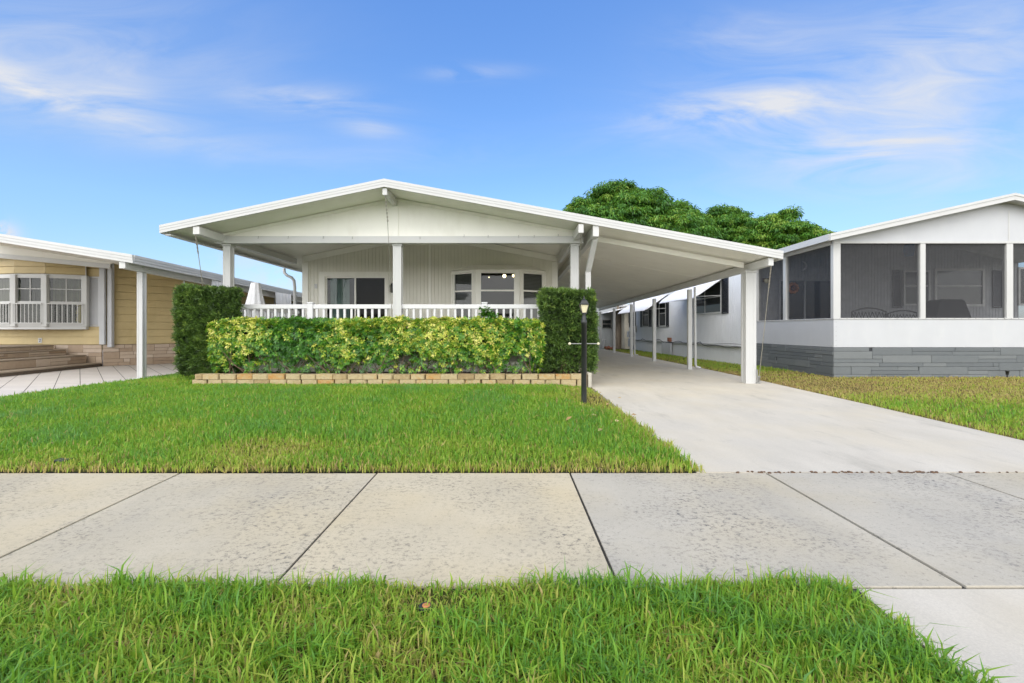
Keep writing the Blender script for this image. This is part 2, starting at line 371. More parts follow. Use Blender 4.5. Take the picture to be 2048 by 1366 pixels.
def blades(xy, z, hgt, wid, lean, tint, seed):
    r = np.random.default_rng(seed); n = len(xy); az = r.uniform(0, 2*np.pi, n); fa = az+np.pi/2+r.normal(0, .5, n)
    base = np.column_stack([xy, z]); ld = np.column_stack([np.cos(az), np.sin(az), np.zeros(n)])*lean[:, None]
    s = np.column_stack([np.cos(fa), np.sin(fa), np.zeros(n)])*wid[:, None]*.5; up = np.array([0, 0, 1.])
    m = base+ld*hgt[:, None]*.35+up*hgt[:, None]*.55; t = base+ld*hgt[:, None]+up*(hgt*(1-.38*np.minimum(lean, 1.3)))[:, None]
    v = np.stack([base-s*.8, base+s*.8, m+s, m-s, t], 1).reshape(-1, 3); k = np.arange(n)[:, None]*5
    tr = np.concatenate([k+np.array([0, 1, 2]), k+np.array([0, 2, 3]), k+np.array([3, 2, 4])], 1).reshape(-1, 3)
    tn = np.stack([tint-.10, tint-.10, tint, tint, tint+.06], 1).ravel(); return v, tr, np.clip(tn, 0, 1)

# ------------------------------------------------------------------ ground, walks, lawn
def lawn_z(x, y): return .010+.052*sstep((y-3.64)/5.0)*sstep((1.50-x)/.9)*sstep((x+8.2)/1.0)*sstep((12.5-y)/2.5)
g = MB(); g.quad((-400, -200, -.06), (400, -200, -.06), (400, 900, -.06), (-400, 900, -.06)); kind(g.build('ground', M['ground']), 'structure')
g = MB(); g.quad((-120, -9, -.05), (120, -9, -.05), (120, .35, -.05), (-120, .35, -.05)); kind(g.build('road', M['asphalt']), 'structure')
jx = [(-13.4, -13.4), (-11.85, -11.85), (-10.3, -10.3), (-8.75, -8.75), (-7.2, -7.15), (-5.65, -5.6), (-4.13, -4.05), (-2.60, -2.508), (-1.057, -1.046), (.454, .467), (1.986, 1.973), (3.395, 3.35), (4.9, 4.85), (6.4, 6.35), (7.95, 7.9), (9.5, 9.45), (11, 11), (12.5, 12.5)]
g = MB()
for (a, a2), (b, b2) in zip(jx, jx[1:]):
    e = .0075 if a < 1 else .011; z = random.uniform(-.002, .003); g.tint = random.uniform(.5, .95) if a < .4 else random.uniform(0, .35)
    g.hexa([(a2+e, 2.03, -.1), (b2-e, 2.03, -.1), (b-e, 3.64, -.1), (a+e, 3.64, -.1), (a2+e, 2.03, z), (b2-e, 2.03, z), (b-e, 3.64, z), (a+e, 3.64, z)])
kind(g.build('sidewalk', M['sidewalk'], None, .003, True), 'structure')
g = MB(); g.quad((-14, 1.9, -.009), (13, 1.9, -.009), (13, 3.75, -.009), (-14, 3.75, -.009)); kind(g.build('joint_bed', M['joint']), 'structure')
DL = [(1.45, 3.655), (1.50, 4.7), (1.50, 5.7), (1.53, 7.1), (1.555, 9.0), (1.56, 11.5), (1.45, 13), (1.35, 28)]
DR = [(5.05, 3.655), (5.17, 4.71), (5.33, 6.9), (5.50, 10.3), (5.56, 14), (5.55, 20), (5.4, 28)]
g = MB(); loop = DL+DR[::-1]; g.poly(loop[::-1], -.1, .003); kind(g.build('driveway', M['driveway'], None, .006), 'structure')
g = MB(); g.poly([(1.44, .3), (6.2, .3), (5.3, 1.3), (5.1, 2.018), (1.50, 2.018), (1.47, 1.7)], -.1, -.004); kind(g.build('driveway_apron', M['driveway'], None, .006), 'structure')
def sheet(name, x0, x1, y0, y1, nx, ny, fn, mat):
    xs = np.linspace(x0, x1, nx); ys = np.linspace(y0, y1, ny); gx, gy = np.meshgrid(xs, ys); gz = fn(gx, gy)
    v = np.stack([gx, gy, gz], -1).reshape(-1, 3); i = np.arange(nx*ny).reshape(ny, nx)
    q = np.stack([i[:-1, :-1], i[:-1, 1:], i[1:, 1:], i[1:, :-1]], -1).reshape(-1, 4)
    return kind(np_mesh(name, v, q, np.full(len(v), .5), mat), 'structure')
sheet('lawn', -8.22, 1.46, 3.66, 13.0, 60, 60, lambda x, y: lawn_z(x, y)-.006, M['lawnsoil'])
sheet('verge', -14, 1.46, .35, 2.01, 40, 8, lambda x, y: 0*x-.004, M['lawnsoil'])
sheet('side_lawn', 5.0, 26, 3.67, 13.5, 40, 40, lambda x, y: 0*x-.006, M['strawsoil'])
sheet('side_strip', 5.3, 8.2, 11, 30, 20, 40, lambda x, y: 0*x-.0105, M['lawnsoil'])
# patio of the yellow house: slabs cut by joints that run at an angle, real gaps over a dark bed
g = MB(); g.quad((-30, 3.66, -.030), (-8.25, 3.66, -.030), (-8.25, 26, -.030), (-30, 26, -.030)); kind(g.build('patio_bed', M['joint']), 'structure')
dv = Vector((-.68, .73)); dx = .515; ox = X(160, 11.57)
def pj(k, y): return ox+k*dx+(y-11.57)*dv.x/dv.y
g = MB()
for k in range(-45, 22):
    ga = .007; ys = []
    lo, hi = 3.7, 25.9
    # clip the strip to x < -8.27 by marching in small steps
    yy = np.linspace(lo, hi, 90); a = pj(k, yy)+ga; b = np.minimum(pj(k+1, yy)-ga, -8.27); ok = (b-a) > .01
    idx = np.where(ok)[0]
    if len(idx) < 2: continue
    v = []; fs = []
    for j in idx: v += [(a[j], yy[j], -.001), (b[j], yy[j], -.001)]
    for j in range(len(idx)-1): fs.append((2*j, 2*j+1, 2*j+3, 2*j+2))
    g.add(v, fs)
kind(g.build('patio', M['patio']), 'structure')

def rej(n, x0, x1, y0, y1, fn, seed):
    r = np.random.default_rng(seed); p = np.column_stack([r.uniform(x0, x1, n), r.uniform(y0, y1, n)]); return p[r.uniform(size=n) < fn(p[:, 0], p[:, 1])], r
def p3(p): return np.column_stack([p, np.zeros(len(p))])
parts = []
# verge in front of the walk: long coarse blades
p, r = rej(135000, -6.5, 1.52, .55, 2.07, lambda x, y: np.where((x < 1.45+.02*np.sin(y*19)+.02*np.sin(y*41)) & (y < 2.035+.010*np.sin(x*7)+.012*np.sin(x*17.3)), 1, 0)*np.clip(.45+1.0*(y > .95), 0, 1)*np.where(np.hypot(x+.31, y-1.99) < .16, .55, 1), 21)
f1 = field(p3(p), 5, 2.2); f2 = field(p3(p), 6, 6.0); n = len(p)
near_head = np.exp(-((p[:, 0]+.28)**2/.10+(p[:, 1]-1.93)**2/.02))
h = (.046+.016*f1+.012*f2+r.gamma(2, .013, n))*(1-.55*near_head); h = np.clip(h, .018, .17)
ti = .57+.13*f1+.17*f2+r.normal(0, .13, n)-.22*near_head; dead = r.uniform(size=n) < (.13+.14*(f2 < -.3)); ti[dead] = r.uniform(0, .25, dead.sum()); h[dead] *= .6
parts.append(blades(p, np.full(n, -.006), h, r.uniform(.003, .009, n), np.abs(r.normal(.6, .45, n)), np.clip(ti, 0, 1), 31))
# main lawn
den = lambda x, y: np.clip(1.5-y/9.5, .5, 1)*np.where((y < 9.02) | (x < -6.22), 1, 0)*np.where((x < 1.48+.03*np.sin(y*9)+.02*np.sin(y*23)), 1, 0)*np.where(x > -8.24-.02*np.sin(y*13), 1, 0)*np.where(np.abs(x) > y*2+2, 0, 1)
p, r = rej(330000, -8.28, 1.54, 3.63, 12.9, den, 22)
f1 = field(p3(p), 8, 1.1); f2 = field(p3(p), 9, 4.5); n = len(p)
edge = np.exp(-(p[:, 1]-3.6)/.28); drv = np.exp(-np.maximum(1.5-p[:, 0], 0)/.25)*(p[:, 1] > 4.2); bald = np.exp(-((p[:, 0]-1.2)**2/.10+(p[:, 1]-7.4)**2/1.1)); pat = np.exp(-((p[:, 0]+1.9)**2/.9+(p[:, 1]-4.35)**2/.10)); pl2 = np.exp(-((p[:, 0]+6.6)**2/.4+(p[:, 1]-9.6)**2/.5))
keep = r.uniform(size=n) > .55*bald+.3*drv+.55*np.exp(-(p[:, 1]-3.62)/.07); p = p[keep]; f1, f2, edge, drv, bald, pat, pl2 = [a[keep] for a in (f1, f2, edge, drv, bald, pat, pl2)]; n = len(p)
h = np.clip((.058+.02*f1+r.gamma(2, .011, n))*(1-.4*edge-.4*bald-.35*pat)*np.where((p[:, 1] > 8.5) & (p[:, 0] > -6.25), .55, 1), .018, .14)
ti = .66+.15*f1+.13*f2+r.normal(0, .11, n)-.34*edge-.30*drv-.30*bald-.26*pat-.2*pl2; dead = r.uniform(size=n) < .05+.55*np.exp(-(p[:, 1]-3.6)/.13)*(.6+.4*np.sin(p[:, 0]*3.1)+.3*f2)+.12*edge+.2*drv+.3*bald+.12*pat; ti[dead] = r.uniform(0, .3, dead.sum())
parts.append(blades(p, lawn_z(p[:, 0], p[:, 1])-.008, h, r.uniform(.004, .009, n)*(1+.08*p[:, 1]), np.abs(r.normal(.4, .3, n)), np.clip(ti, 0, 1), 32))
o = np_mesh('grass', *join(parts), M['grass']); kind(o, 'stuff', 'green lawn grass in front of the white house and along the sidewalk')
# lawn of the screened house: dry and straw-coloured by the wall, green towards the drive
dredge = np.interp
def ins(x, y): return x > np.interp(y, [a[1] for a in DR], [a[0] for a in DR])+.02*np.sin(y*11)
den = lambda x, y: np.where(ins(x, y), 1, 0)*np.where((y < 11.05) | (x < np.where(y < 14.6, 7.62, 7.3-.045*(y-14.7))), 1, 0)*np.clip(1.35-y/16, .35, 1)*np.where(x > y*1.8+2, 0, 1)
p, r = rej(230000, 5.1, 16, 3.68, 26, den, 23); n = len(p)
f1 = field(p3(p), 12, .9); f2 = field(p3(p), 13, 3.5); dry = sstep((p[:, 1]-6.4+.6*f1+.28*(p[:, 0]-7))/2.2)*np.where(p[:, 1] < 12.5, 1, .35); bald = np.exp(-((p[:, 0]-6.5)**2/.35+(p[:, 1]-9.1)**2/.5))
h = np.clip((.055+.02*f1+r.gamma(2, .009, n))*(1-.35*dry)*(1-.5*bald), .015, .12)
ti = .58+.12*f2+r.normal(0, .10, n)-.34*dry*(1+.9*f2)+.08*f1-.35*bald-.22*np.exp(-(p[:, 0]-np.interp(p[:, 1], [a[1] for a in DR], [a[0] for a in DR]))/.3); dead = r.uniform(size=n) < .06+.3*dry+.4*bald; ti[dead] = r.uniform(0, .3, dead.sum())
o = np_mesh('side_grass', *blades(p, np.full(n, -.01), h, r.uniform(.004, .009, n)*(1+.09*p[:, 1]), np.abs(r.normal(.45, .3, n)), np.clip(ti, 0, 1), 33), M['grass']); kind(o, 'stuff', 'patchy half-dry grass between the driveway and the screened house')
# crumbs of dirt in the joint across the driveway
g = MB()
for x0, x1, k in ((1.75, 2.2, 12), (2.5, 2.9, 10), (3.05, 3.35, 26), (4.25, 4.9, 50), (2.0, 4.4, 30)):
    for _ in range(k):
        x = random.uniform(x0, x1); y = 3.648+random.gauss(0, .010); s_ = random.uniform(.006, .016); g.ball(x, y, .004, s_, 5, .6)
kind(g.build('dirt', M['dirt']), 'stuff', 'brown dirt crumbs caught in the joint between sidewalk and driveway')

# ------------------------------------------------------------------ the white house with porch and carport
YF = 8.95; YG = 9.80; YW = 13.10; YB = 27.0
hs = thing('mobile_home', 'white single-storey home with gabled porch and open carport behind the variegated hedge', 'house', (-2.4, 13, 0))
RL = Vector((-6.794, YF, 3.141)); RA = Vector((-2.464, YF, 4.036)); RR = Vector((5.226, YF, 2.640))
def back(p, dz=0): return Vector((p.x, YB, p.z+dz))
def zl(x): return RA.z+(RL.z-RA.z)*(RA.x-x)/(RA.x-RL.x)           # roof top line, left of the ridge
def zr(x, y=YF): return RA.z+(RR.z-RA.z-.17*(y-YF)/(YB-YF))*(x-RA.x)/(RR.x-RA.x)
def zroof(x, y=YF): return zl(x) if x < RA.x else zr(x, y)
TH = .15; dn = Vector((0, 0, TH))
r_ = MB()
ny = 10; ys = [YF+.02+(YB-YF-.02)*i/ny for i in range(ny+1)]
for i in range(ny):
    for (xa, xb) in ((RL.x, RA.x), (RA.x, 1.6), (1.6, RR.x)):
        y0, y1 = ys[i], ys[i+1]; e = -1e-6 if xb <= RA.x else 1e-6
        def zz(x, y): return zl(x) if xb <= RA.x else zr(x, y)
        T = [(xa, y0, zz(xa, y0)), (xb, y0, zz(xb, y0)), (xb, y1, zz(xb, y1)), (xa, y1, zz(xa, y1))]
        B = [(x, y, z-TH+.02) for x, y, z in T]
        r_.add(T, [(0, 1, 2, 3)]); r_.add(B, [(3, 2, 1, 0)])
roof = r_.build('roof', M['bouncewhite'], hs)
fm = MB()
for a, b in ((RL, RA), (RA, RR)):
    for k, (z0, z1, o) in enumerate(((0, .052, 0), (.052, .100, .004), (.100, .155, .008))):
        d0 = Vector((0, o, -z0)); fm.drop(a+d0, b+d0, z1-z0-.0015, .05-o)
fm.build('fascia', M['trim'], roof)
for xx, s in ((RL.x, 1), (RR.x, -1)):
    za0 = zroof(xx, YF+.05); za1 = zroof(xx, YB)
    fm = MB(); xo = xx-.006*s; xi = xx+.05*s
    fm.hexa([(xo, YF+.052, za0-.16), (xi, YF+.052, za0-.16), (xi, YB, za1-.16), (xo, YB, za1-.16), (xo, YF+.052, za0+.005), (xi, YF+.052, za0+.005), (xi, YB, za1+.005), (xo, YB, za1+.005)])
    fm.build('fascia', M['trim'], roof)
# gutter along the left eave with a downspout by the wall corner
gm = MB(); x0 = RL.x+.06
gm.hexa([(x0, 9.02, 2.955), (x0+.11, 9.02, 2.955), (x0+.11, 14.6, 2.955), (x0, 14.6, 2.955), (x0, 9.02, 2.985), (x0+.11, 9.02, 2.985), (x0+.11, 14.6, 2.985), (x0, 14.6, 2.985)])
gm.build('gutter', M['trim'], roof)
dm = MB(); Yd = 13.9; dp = [at(568, 537, Yd), at(569, 546, Yd), at(575, 551.5, Yd), at(583, 555, Yd), at(588, 561, Yd), at(589.5, 575, Yd), Vector((X(591, Yd), Yd, .1))]
dm.tube(dp, .042, 10); dm.build('downspout', M['trim'], hs)
# seams of the ceiling panels
for y in (12.45, 15.6, 18.8, 22.0, 25.1):
    for xa, xb in ((1.75, 5.1),):
        sm = MB(); sm.hexa([(xa, y-.012, zr(xa, y)-TH+.012), (xb, y-.012, zr(xb, y)-TH+.012), (xb, y+.012, zr(xb, y)-TH+.012), (xa, y+.012, zr(xa, y)-TH+.012), (xa, y-.012, zr(xa, y)-TH+.022), (xb, y-.012, zr(xb, y)-TH+.022), (xb, y+.012, zr(xb, y)-TH+.022), (xa, y+.012, zr(xa, y)-TH+.022)])
        sm.build('ceiling_seam', M['bouncewhite'], roof)
# beams
def bm_(name, pts, w, h, parent=hs, mat='white', bevel=.004):
    m = MB()
    for a, b in pts: m.beam(a, b, w, h)
    return m.build(name, M[mat], parent, bevel)
bm_('ridge_beam', [((-2.464, YF+.05, 3.80), (-2.464, YW-.02, 3.80))], .09, .13)
bm_('porch_beam', [((X(390, YF), YF+.03, 3.045), (X(390, YF), YW-.05, 3.045))], .125, .15)
bm_('porch_beam', [((1.335, YF+.04, 3.085), (1.335, YW-.05, 3.085))], .10, .17)
bm_('carport_beam', [((1.625, YF+.04, 3.045), (1.625, YB-.3, 2.95))], .115, .23)
bm_('carport_beam', [((5.02, YF+.06, 2.443), (5.02, YB-.3, 2.30))], .10, .15)
# gable infill panel and the cross beam below it
pm = MB(); pl = [(-6.12, 3.09), (1.40, 3.09), (1.40, zr(1.40)-TH+.015), (RA.x, RA.z-TH+.015), (-6.12, zl(-6.12)-TH+.015)]
n = len(pl); v = [(x, YG, z) for x, z in pl]+[(x, YG+.05, z) for x, z in pl]
pm.add(v, [tuple(range(n)), tuple(range(2*n-1, n-1, -1))]+[(i, i+n, (i+1) % n+n, (i+1) % n) for i in range(n)])
gp = pm.build('gable_panel', M['bouncewhite'], hs)
tm = MB()
for a, b in (((-6.12, zl(-6.12)), (RA.x-.03, RA.z-.006)), ((RA.x+.03, RA.z-.006), (1.40, zr(1.40)))):
    tm.drop((a[0], YG-.025, a[1]-TH+.012), (b[0], YG-.025, b[1]-TH+.012), .055, .022)
tm.box(-2.52, -2.395, YG-.022, YG-.002, 3.092, 3.80); tm.build('trim', M['bouncewhite'], gp)
bm_('cross_beam', [((-6.22, YG+.02, 3.016), (1.50, YG+.02, 3.016))], .15, .148)
m = MB(); m.box(-6.0, 1.3, YG-.057, YG-.04, 2.955, 3.075); m.build('cross_beam_face', M['trim'], hs)
# front rafter of the carport
m = MB(); m.drop((1.70, YG-.06, zr(1.70)-TH-.03), (4.86, YG-.06, zr(4.86)-TH-.03), .105, .06); m.build('carport_rafter', M['bouncewhite'], hs, .004)
# hooks along beams
def hook(x, y, z, s=1):
    m = MB(); m.tube([(x, y, z), (x+.004, y-.02*s, z+.004), (x+.006, y-.024*s, z-.03), (x-.004, y-.016*s, z-.045)], .005, 5); m.build('hook', M['greymetal'], hs)
for u, v in ((517, 475), (577, 475), (647, 475), (705, 476), (840, 476), (928, 472), (976, 473), (1037, 473), (1068, 473), (1116, 471)): hook(X(u, YG-.06), YG-.058, Z(v-2, YG-.06))
for u, v in ((1208, 463), (1252, 472), (1289, 479), (1326, 487), (1366, 494), (1410, 502), (1453, 510)): hook(X(u, YG-.06), YG-.06, Z(v-3, YG-.06))
# porch columns
for x, w in ((X(451, YG), .155), (X(793.5, YG), .175), (X(1150, YG), .165)):
    c = fluted(x, YG+.11, w, .55, 2.942).build('porch_column', M['trim'], hs)
    k = MB(); k.box(x-w/2-.02, x+w/2+.02, YG+.11-w/2-.02, YG+.11+w/2+.02, 2.90, 2.940); k.build('capital', M['trim'], c, .006)
# carport posts: one heavy fluted post in front, slimmer ones behind
pc = fluted(4.985, 9.80, .215, 0, 2.37).build('carport_post', M['trim'], hs)
k = MB(); k.box(4.985-.12, 4.985+.12, 9.68, 9.92, 2.32, 2.366); k.build('capital', M['trim'], pc, .005)
for x, y in ((5.04, 13.2), (5.08, 16.6), (5.06, 19.7), (5.03, 22.9), (4.98, 26.2)):
    m = MB(); m.box(x-.055, x+.055, y-.055, y+.055, 0, zr(5.02, y)-TH-.22); m.box(x-.075, x+.075, y-.075, y+.075, .002, .014); m.build('carport_post', M['trim'], hs, .006)
for x, y in ((5.21, 13.25), (5.20, 19.8)):
    m = MB(); m.tube([(x, y, 2.34), (x, y, 2.2), (x+.02, y, .16), (x+.04, y, .07), (x+.16, y-.02, .035)], .036, 8); m.build('downspout', M['trim'], hs)
m = MB(); m.beam((1.60, YG, 0), (1.60, YG, 2.36), .11, .11); m.beam((1.60, YG, 2.33), (1.66, YG-.55, 2.96), .10, .12); m.build('carport_post', M['trim'], hs, .006)
# porch floor, skirt and steps of brick-less skirting
m = MB(); m.box(-6.15, 1.42, YG-.02, YW, .46, .58); m.build('porch_floor', M['floor'], hs, .01)
m = MB(); ribwall(m, (-6.12, YG+.03), (1.40, YG+.03), lambda t: 0, lambda t: .459); ribwall(m, (1.40, YG+.03), (1.40, YW), lambda t: 0, lambda t: .459); m.build('skirting', M['wallcream'], hs)
# front wall of the rooms with openings
XL, XR = -5.865, 1.25; dx0, dx1, dz1 = X(646, YW), X(778, YW), Z(548, YW); wx0, wx1, wz0, wz1 = X(903, YW), X(1091, YW), .98, Z(545, YW)
top = lambda x: (zroof(x, YW)-TH+.01)
m = MB()
def seg(a, b, zb, zt=None):
    for (c, d) in ([(a, b)] if not (a < RA.x < b) else [(a, RA.x), (RA.x, b)]):
        ribwall(m, (c, YW), (d, YW), lambda t: zb, (lambda t, c=c: top(c+t)) if zt is None else (lambda t: zt))
seg(XL, dx0, .5); seg(dx0, dx1, dz1); seg(dx1, wx0, .5); seg(wx0, wx1, wz1); seg(wx0, wx1, .5, wz0); seg(wx1, XR, .5)
ribwall(m, (XR, YW), (XR, YB-.2), lambda t: .0, lambda t: zr(XR, YW+t)-TH); ribwall(m, (XL, YB-.2), (XL, YW), lambda t: 0, lambda t: zl(XL)-TH)
wl = m.build('wall', M['wallcream'], hs)
tm = MB()
tm.drop((XL-.03, YW-.03, zl(XL-.03)-TH+.01), (RA.x, YW-.03, RA.z-TH+.01), .16, .028); tm.drop((RA.x, YW-.03, RA.z-TH+.01), (XR+.03, YW-.03, zr(XR+.03, YW)-TH+.01), .16, .028)
tm.box(XL-.035, XL+.13, YW-.026, YW-.002, .58, zl(XL)-TH-.16); tm.box(XR-.12, XR+.035, YW-.026, YW-.002, .58, zr(XR, YW)-TH-.16)
tm.box(X(860, YW)-.03, X(860, YW)+.03, YW-.012, YW-.001, .58, RA.z-.4)
tm.build('trim', M['bouncewhite'], wl)
# room behind the panes
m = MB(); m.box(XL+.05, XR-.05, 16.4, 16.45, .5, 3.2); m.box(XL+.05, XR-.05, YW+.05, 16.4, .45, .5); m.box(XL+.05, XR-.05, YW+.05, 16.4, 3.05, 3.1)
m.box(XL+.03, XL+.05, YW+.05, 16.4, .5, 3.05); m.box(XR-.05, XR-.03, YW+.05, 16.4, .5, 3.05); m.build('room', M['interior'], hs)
# sliding door
P_ = Pl((0, YW), (1, YW))
m = MB(); P_.ring(m, dx0, dx1, .58, dz1, .07, -.04, .05); P_.box(m, dx0-.09, dx1+.09, .0, .035, dz1, dz1+.06); P_.box(m, dx0-.10, dx0-.002, 0, .03, .58, dz1); P_.box(m, dx1+.002, dx1+.10, 0, .03, .58, dz1)
dr = m.build('sliding_door', M['bouncewhite'], hs)
xm = X(711, YW)
m = MB(); P_.ring(m, dx0+.07, xm+.02, .65, dz1-.07, .045, -.03, 0); P_.ring(m, xm-.02, dx1-.07, .65, dz1-.07, .045, .003, .032); m.build('door_frame', M['bouncewhite'], dr)
m = MB(); m.quad(P_(dx0+.1, -.015, .68), P_(xm-.01, -.015, .68), P_(xm-.01, -.015, dz1-.1), P_(dx0+.1, -.015, dz1-.1)); m.build('pane', M['glass'], dr)
m = MB(); m.quad(P_(xm+.01, .016, .68), P_(dx1-.1, .016, .68), P_(dx1-.1, .016, dz1-.1), P_(xm+.01, .016, dz1-.1)); m.build('pane', M['glassdoor'], dr)
m = MB(); x = dx0+.16
while x < X(692, YW): m.box(x, x+.075, YW+.16, YW+.166, .62, dz1-.08); m.add([(x, YW+.13, .62), (x+.085, YW+.19, .62), (x+.085, YW+.19, dz1-.07), (x, YW+.13, dz1-.07)], [(0, 1, 2, 3)]); x += .088
m.build('vertical_blind', M['blind'], dr)
# wall lantern by the door, switch plate
m = MB(); lx = X(786, YW); m.lathe(lx, YW-.12, [(.03, 2.16), (.055, 2.18), (.065, 2.36), (.02, 2.42)], 8); m.beam((lx, YW-.12, 2.42), (lx, YW, 2.44), .02, .03); m.build('wall_lantern', M['black'], hs)
m = MB(); m.box(X(632, YW)-.04, X(632, YW)+.04, YW-.012, YW-.001, Z(577, YW), Z(568, YW)); m.build('switch_plate', M['trim'], hs)
# bay window
YBY = YW-.42; b0 = (wx0, YW); b1 = (X(951, YBY), YBY); b2 = (X(1039, YBY), YBY); b3 = (wx1, YW); bz1 = Z(542, YBY)-.01; bz0 = 1.25
bay = MB(); bl = [b0, b1, b2, b3]
bay.poly(bl, bz1, bz1+.05)
bw = bay.build('bay_window', M['bouncewhite'], hs); bay = MB(); bay.poly(bl, bz0-.12, bz0); bay.build('sill', M['bouncewhite'], bw)
m = MB(); zt = Z(530, YW); ridge = [(X(945, YW), YW-.01, zt), (X(1048, YW), YW-.01, zt)]
ev = [(wx0-.06, YW-.005, bz1+.052), (b1[0]-.05, YBY-.05, bz1+.052), (b2[0]+.05, YBY-.05, bz1+.052), (wx1+.06, YW-.005, bz1+.052)]
m.add(ev+ridge, [(0, 1, 4), (1, 2, 5, 4), (2, 3, 5), (0, 3, 2, 1)]); m.build('bay_roof', M['bouncewhite'], bw)
for (a, b, blind) in ((b0, b1, .62), (b1, b2, .0), (b2, b3, .1)):
    Q = Pl(a, b); f = MB(); w_ = .10 if a == b1 else .07
    Q.ring(f, .0, Q.len, bz0, bz1, .05, -.03, .03); Q.box(f, .05, w_+.05, -.03, .018, bz0+.05, bz1-.05); Q.box(f, Q.len-w_-.05, Q.len-.05, -.03, .018, bz0+.05, bz1-.05)
    zc = Z(581, YBY); Q.box(f, w_+.05, Q.len-w_-.05, -.015, .018, zc-.022, zc+.022); f.build('sash', M['bouncewhite'], bw)
    g = MB(); g.quad(Q(w_+.04, -.005, bz0+.05), Q(Q.len-w_-.04, -.005, bz0+.05), Q(Q.len-w_-.04, -.005, bz1-.05), Q(w_+.04, -.005, bz1-.05)); g.build('pane', M['glass'], bw)
    z = bz1-.07; g = MB(); zend = bz0+.07 if a != b1 else bz1-.42
    while z > zend: g.add([Q(w_+.06, -.06, z), Q(Q.len-w_-.06, -.06, z), Q(Q.len-w_-.06, -.045, z-.03), Q(w_+.06, -.045, z-.03)], [(0, 1, 2, 3)]); z -= .038
    if a != b1: g.build('blind', M['blindgrey'], bw)
ribm = MB(); ribwall(ribm, (b0[0], b0[1]-.003), (b1[0], b1[1]+.05), lambda t: .62, lambda t: bz0-.12); ribwall(ribm, (b1[0], b1[1]+.05), (b2[0], b2[1]+.05), lambda t: .62, lambda t: bz0-.12); ribwall(ribm, (b2[0], b2[1]+.05), (b3[0], b3[1]-.003), lambda t: .62, lambda t: bz0-.12); ribm.build('apron', M['wallcream'], bw)
# railing
rail = MB(); zt, zb = Z(609, 9.93), Z(617.5, 9.93); rail.box(-6.0, 1.3, 9.885, 9.955, zb, zt); rail.box(-6.0, 1.3, 9.89, 9.95, .70, .75)
rail.box(-6.03, -5.96, 10.05, YW-.05, zb, zt); rail.box(-6.025, -5.965, 10.05, YW-.05, .70, .75)
rl = rail.build('railing', M['vinyl'], hs, .006)
bal = []
for u in (622, 969):
    x = X(u, 9.92); m = MB(); m.box(x-.056, x+.056, 9.862, 9.978, .58, Z(604.5, 9.92)-.03); m.box(x-.064, x+.064, 9.854, 9.986, Z(604.5, 9.92)-.029, Z(604.5, 9.92)); m.build('railing_post', M['vinyl'], rl, .005)
x = -5.78; step = .1475
def solid(x): return min(abs(x-X(622, 9.92)), abs(x-X(794.5, YG))-.03, abs(x-X(969, 9.92)))
while x < 1.15:
    if solid(x) > .09:
        m = MB(); m.box(x-.0225, x+.0225, 9.90, 9.94, .75, zb); m.build('baluster', M['vinyl'], rl)
    x += step
y = 10.2
while y < YW-.1: m = MB(); m.box(-6.015, -5.975, y-.0225, y+.0225, .75, zb); m.build('baluster', M['vinyl'], rl); y += .16
# tie-down cables and chains
def cable(pts, chain=0, name='tie_down_cable', r=.0065):
    a = Vector(pts[0]); b = Vector(pts[-1]); m = MB(); m.tube(pts, r, 6)
    d = (Vector(pts[1])-a).normalized(); s_ = Vector((1, 0, 0)).cross(d).normalized()
    for k in range(chain):
        c = a+d*(.035*k+.03); w = Vector((1, 0, 0)) if k % 2 else s_
        m.tube([c+(d*math.sin(t)*.024+w*math.cos(t)*.013) for t in np.linspace(0, 6.2832, 9)], .005, 5)
    return m.build(name, M['steel'], hs)
cable([(X(391, 9.0), 9.0, 2.97), (X(413, 9.75), 9.75, 1.5), (-5.98, 9.77, .6)], 11)
cable([(X(770.5, 9.02), 9.02, 3.74), (X(775, 9.15), 9.15, 3.3), (X(783, 9.74), 9.74, 1.66), (X(783, 9.75), 9.75, .6)], 14)
cable([(1.34, 9.02, 3.0), (1.42, 9.85, 2.0), (1.44, 9.9, .6)], 5)
cable([(5.03, 9.03, 2.365), (5.115, 9.62, .16)], 12)
m = MB(); m.beam((5.115, 9.62, .16), (5.13, 9.70, .02), .05, .02); m.box(5.08, 5.17, 9.66, 9.74, .0, .035); m.beam((5.10, 9.66, .03), (5.09, 9.66, .30), .02, .03); m.build('cable_anchor', M['greymetal'], hs, .003)
# lamps burning indoors
for u, v, Y, r, lab in ((1008.7, 552, 15.0, .058, 'larger round lit lamp glowing behind the middle pane of the porch bay window'), (1027, 551.5, 15.2, .046, 'small lit lamp at the right edge of the middle bay window pane'), (978, 554.4, 15.6, .016, 'tiny lit bulb left of the round lamp behind the bay window')):
    c = at(u, v, Y); t = thing('ceiling_lamp', lab, 'lamp', (c.x, c.y, 3.05), 'lamps lit inside the white house')
    m = MB(); m.ball(c.x, c.y, c.z, r); m.build('globe', M['bulb'], t); m = MB(); m.tube([(c.x, c.y, c.z+r*.9), (c.x, c.y, 3.05)], .008, 6); m.build('stem', M['greymetal'], t)
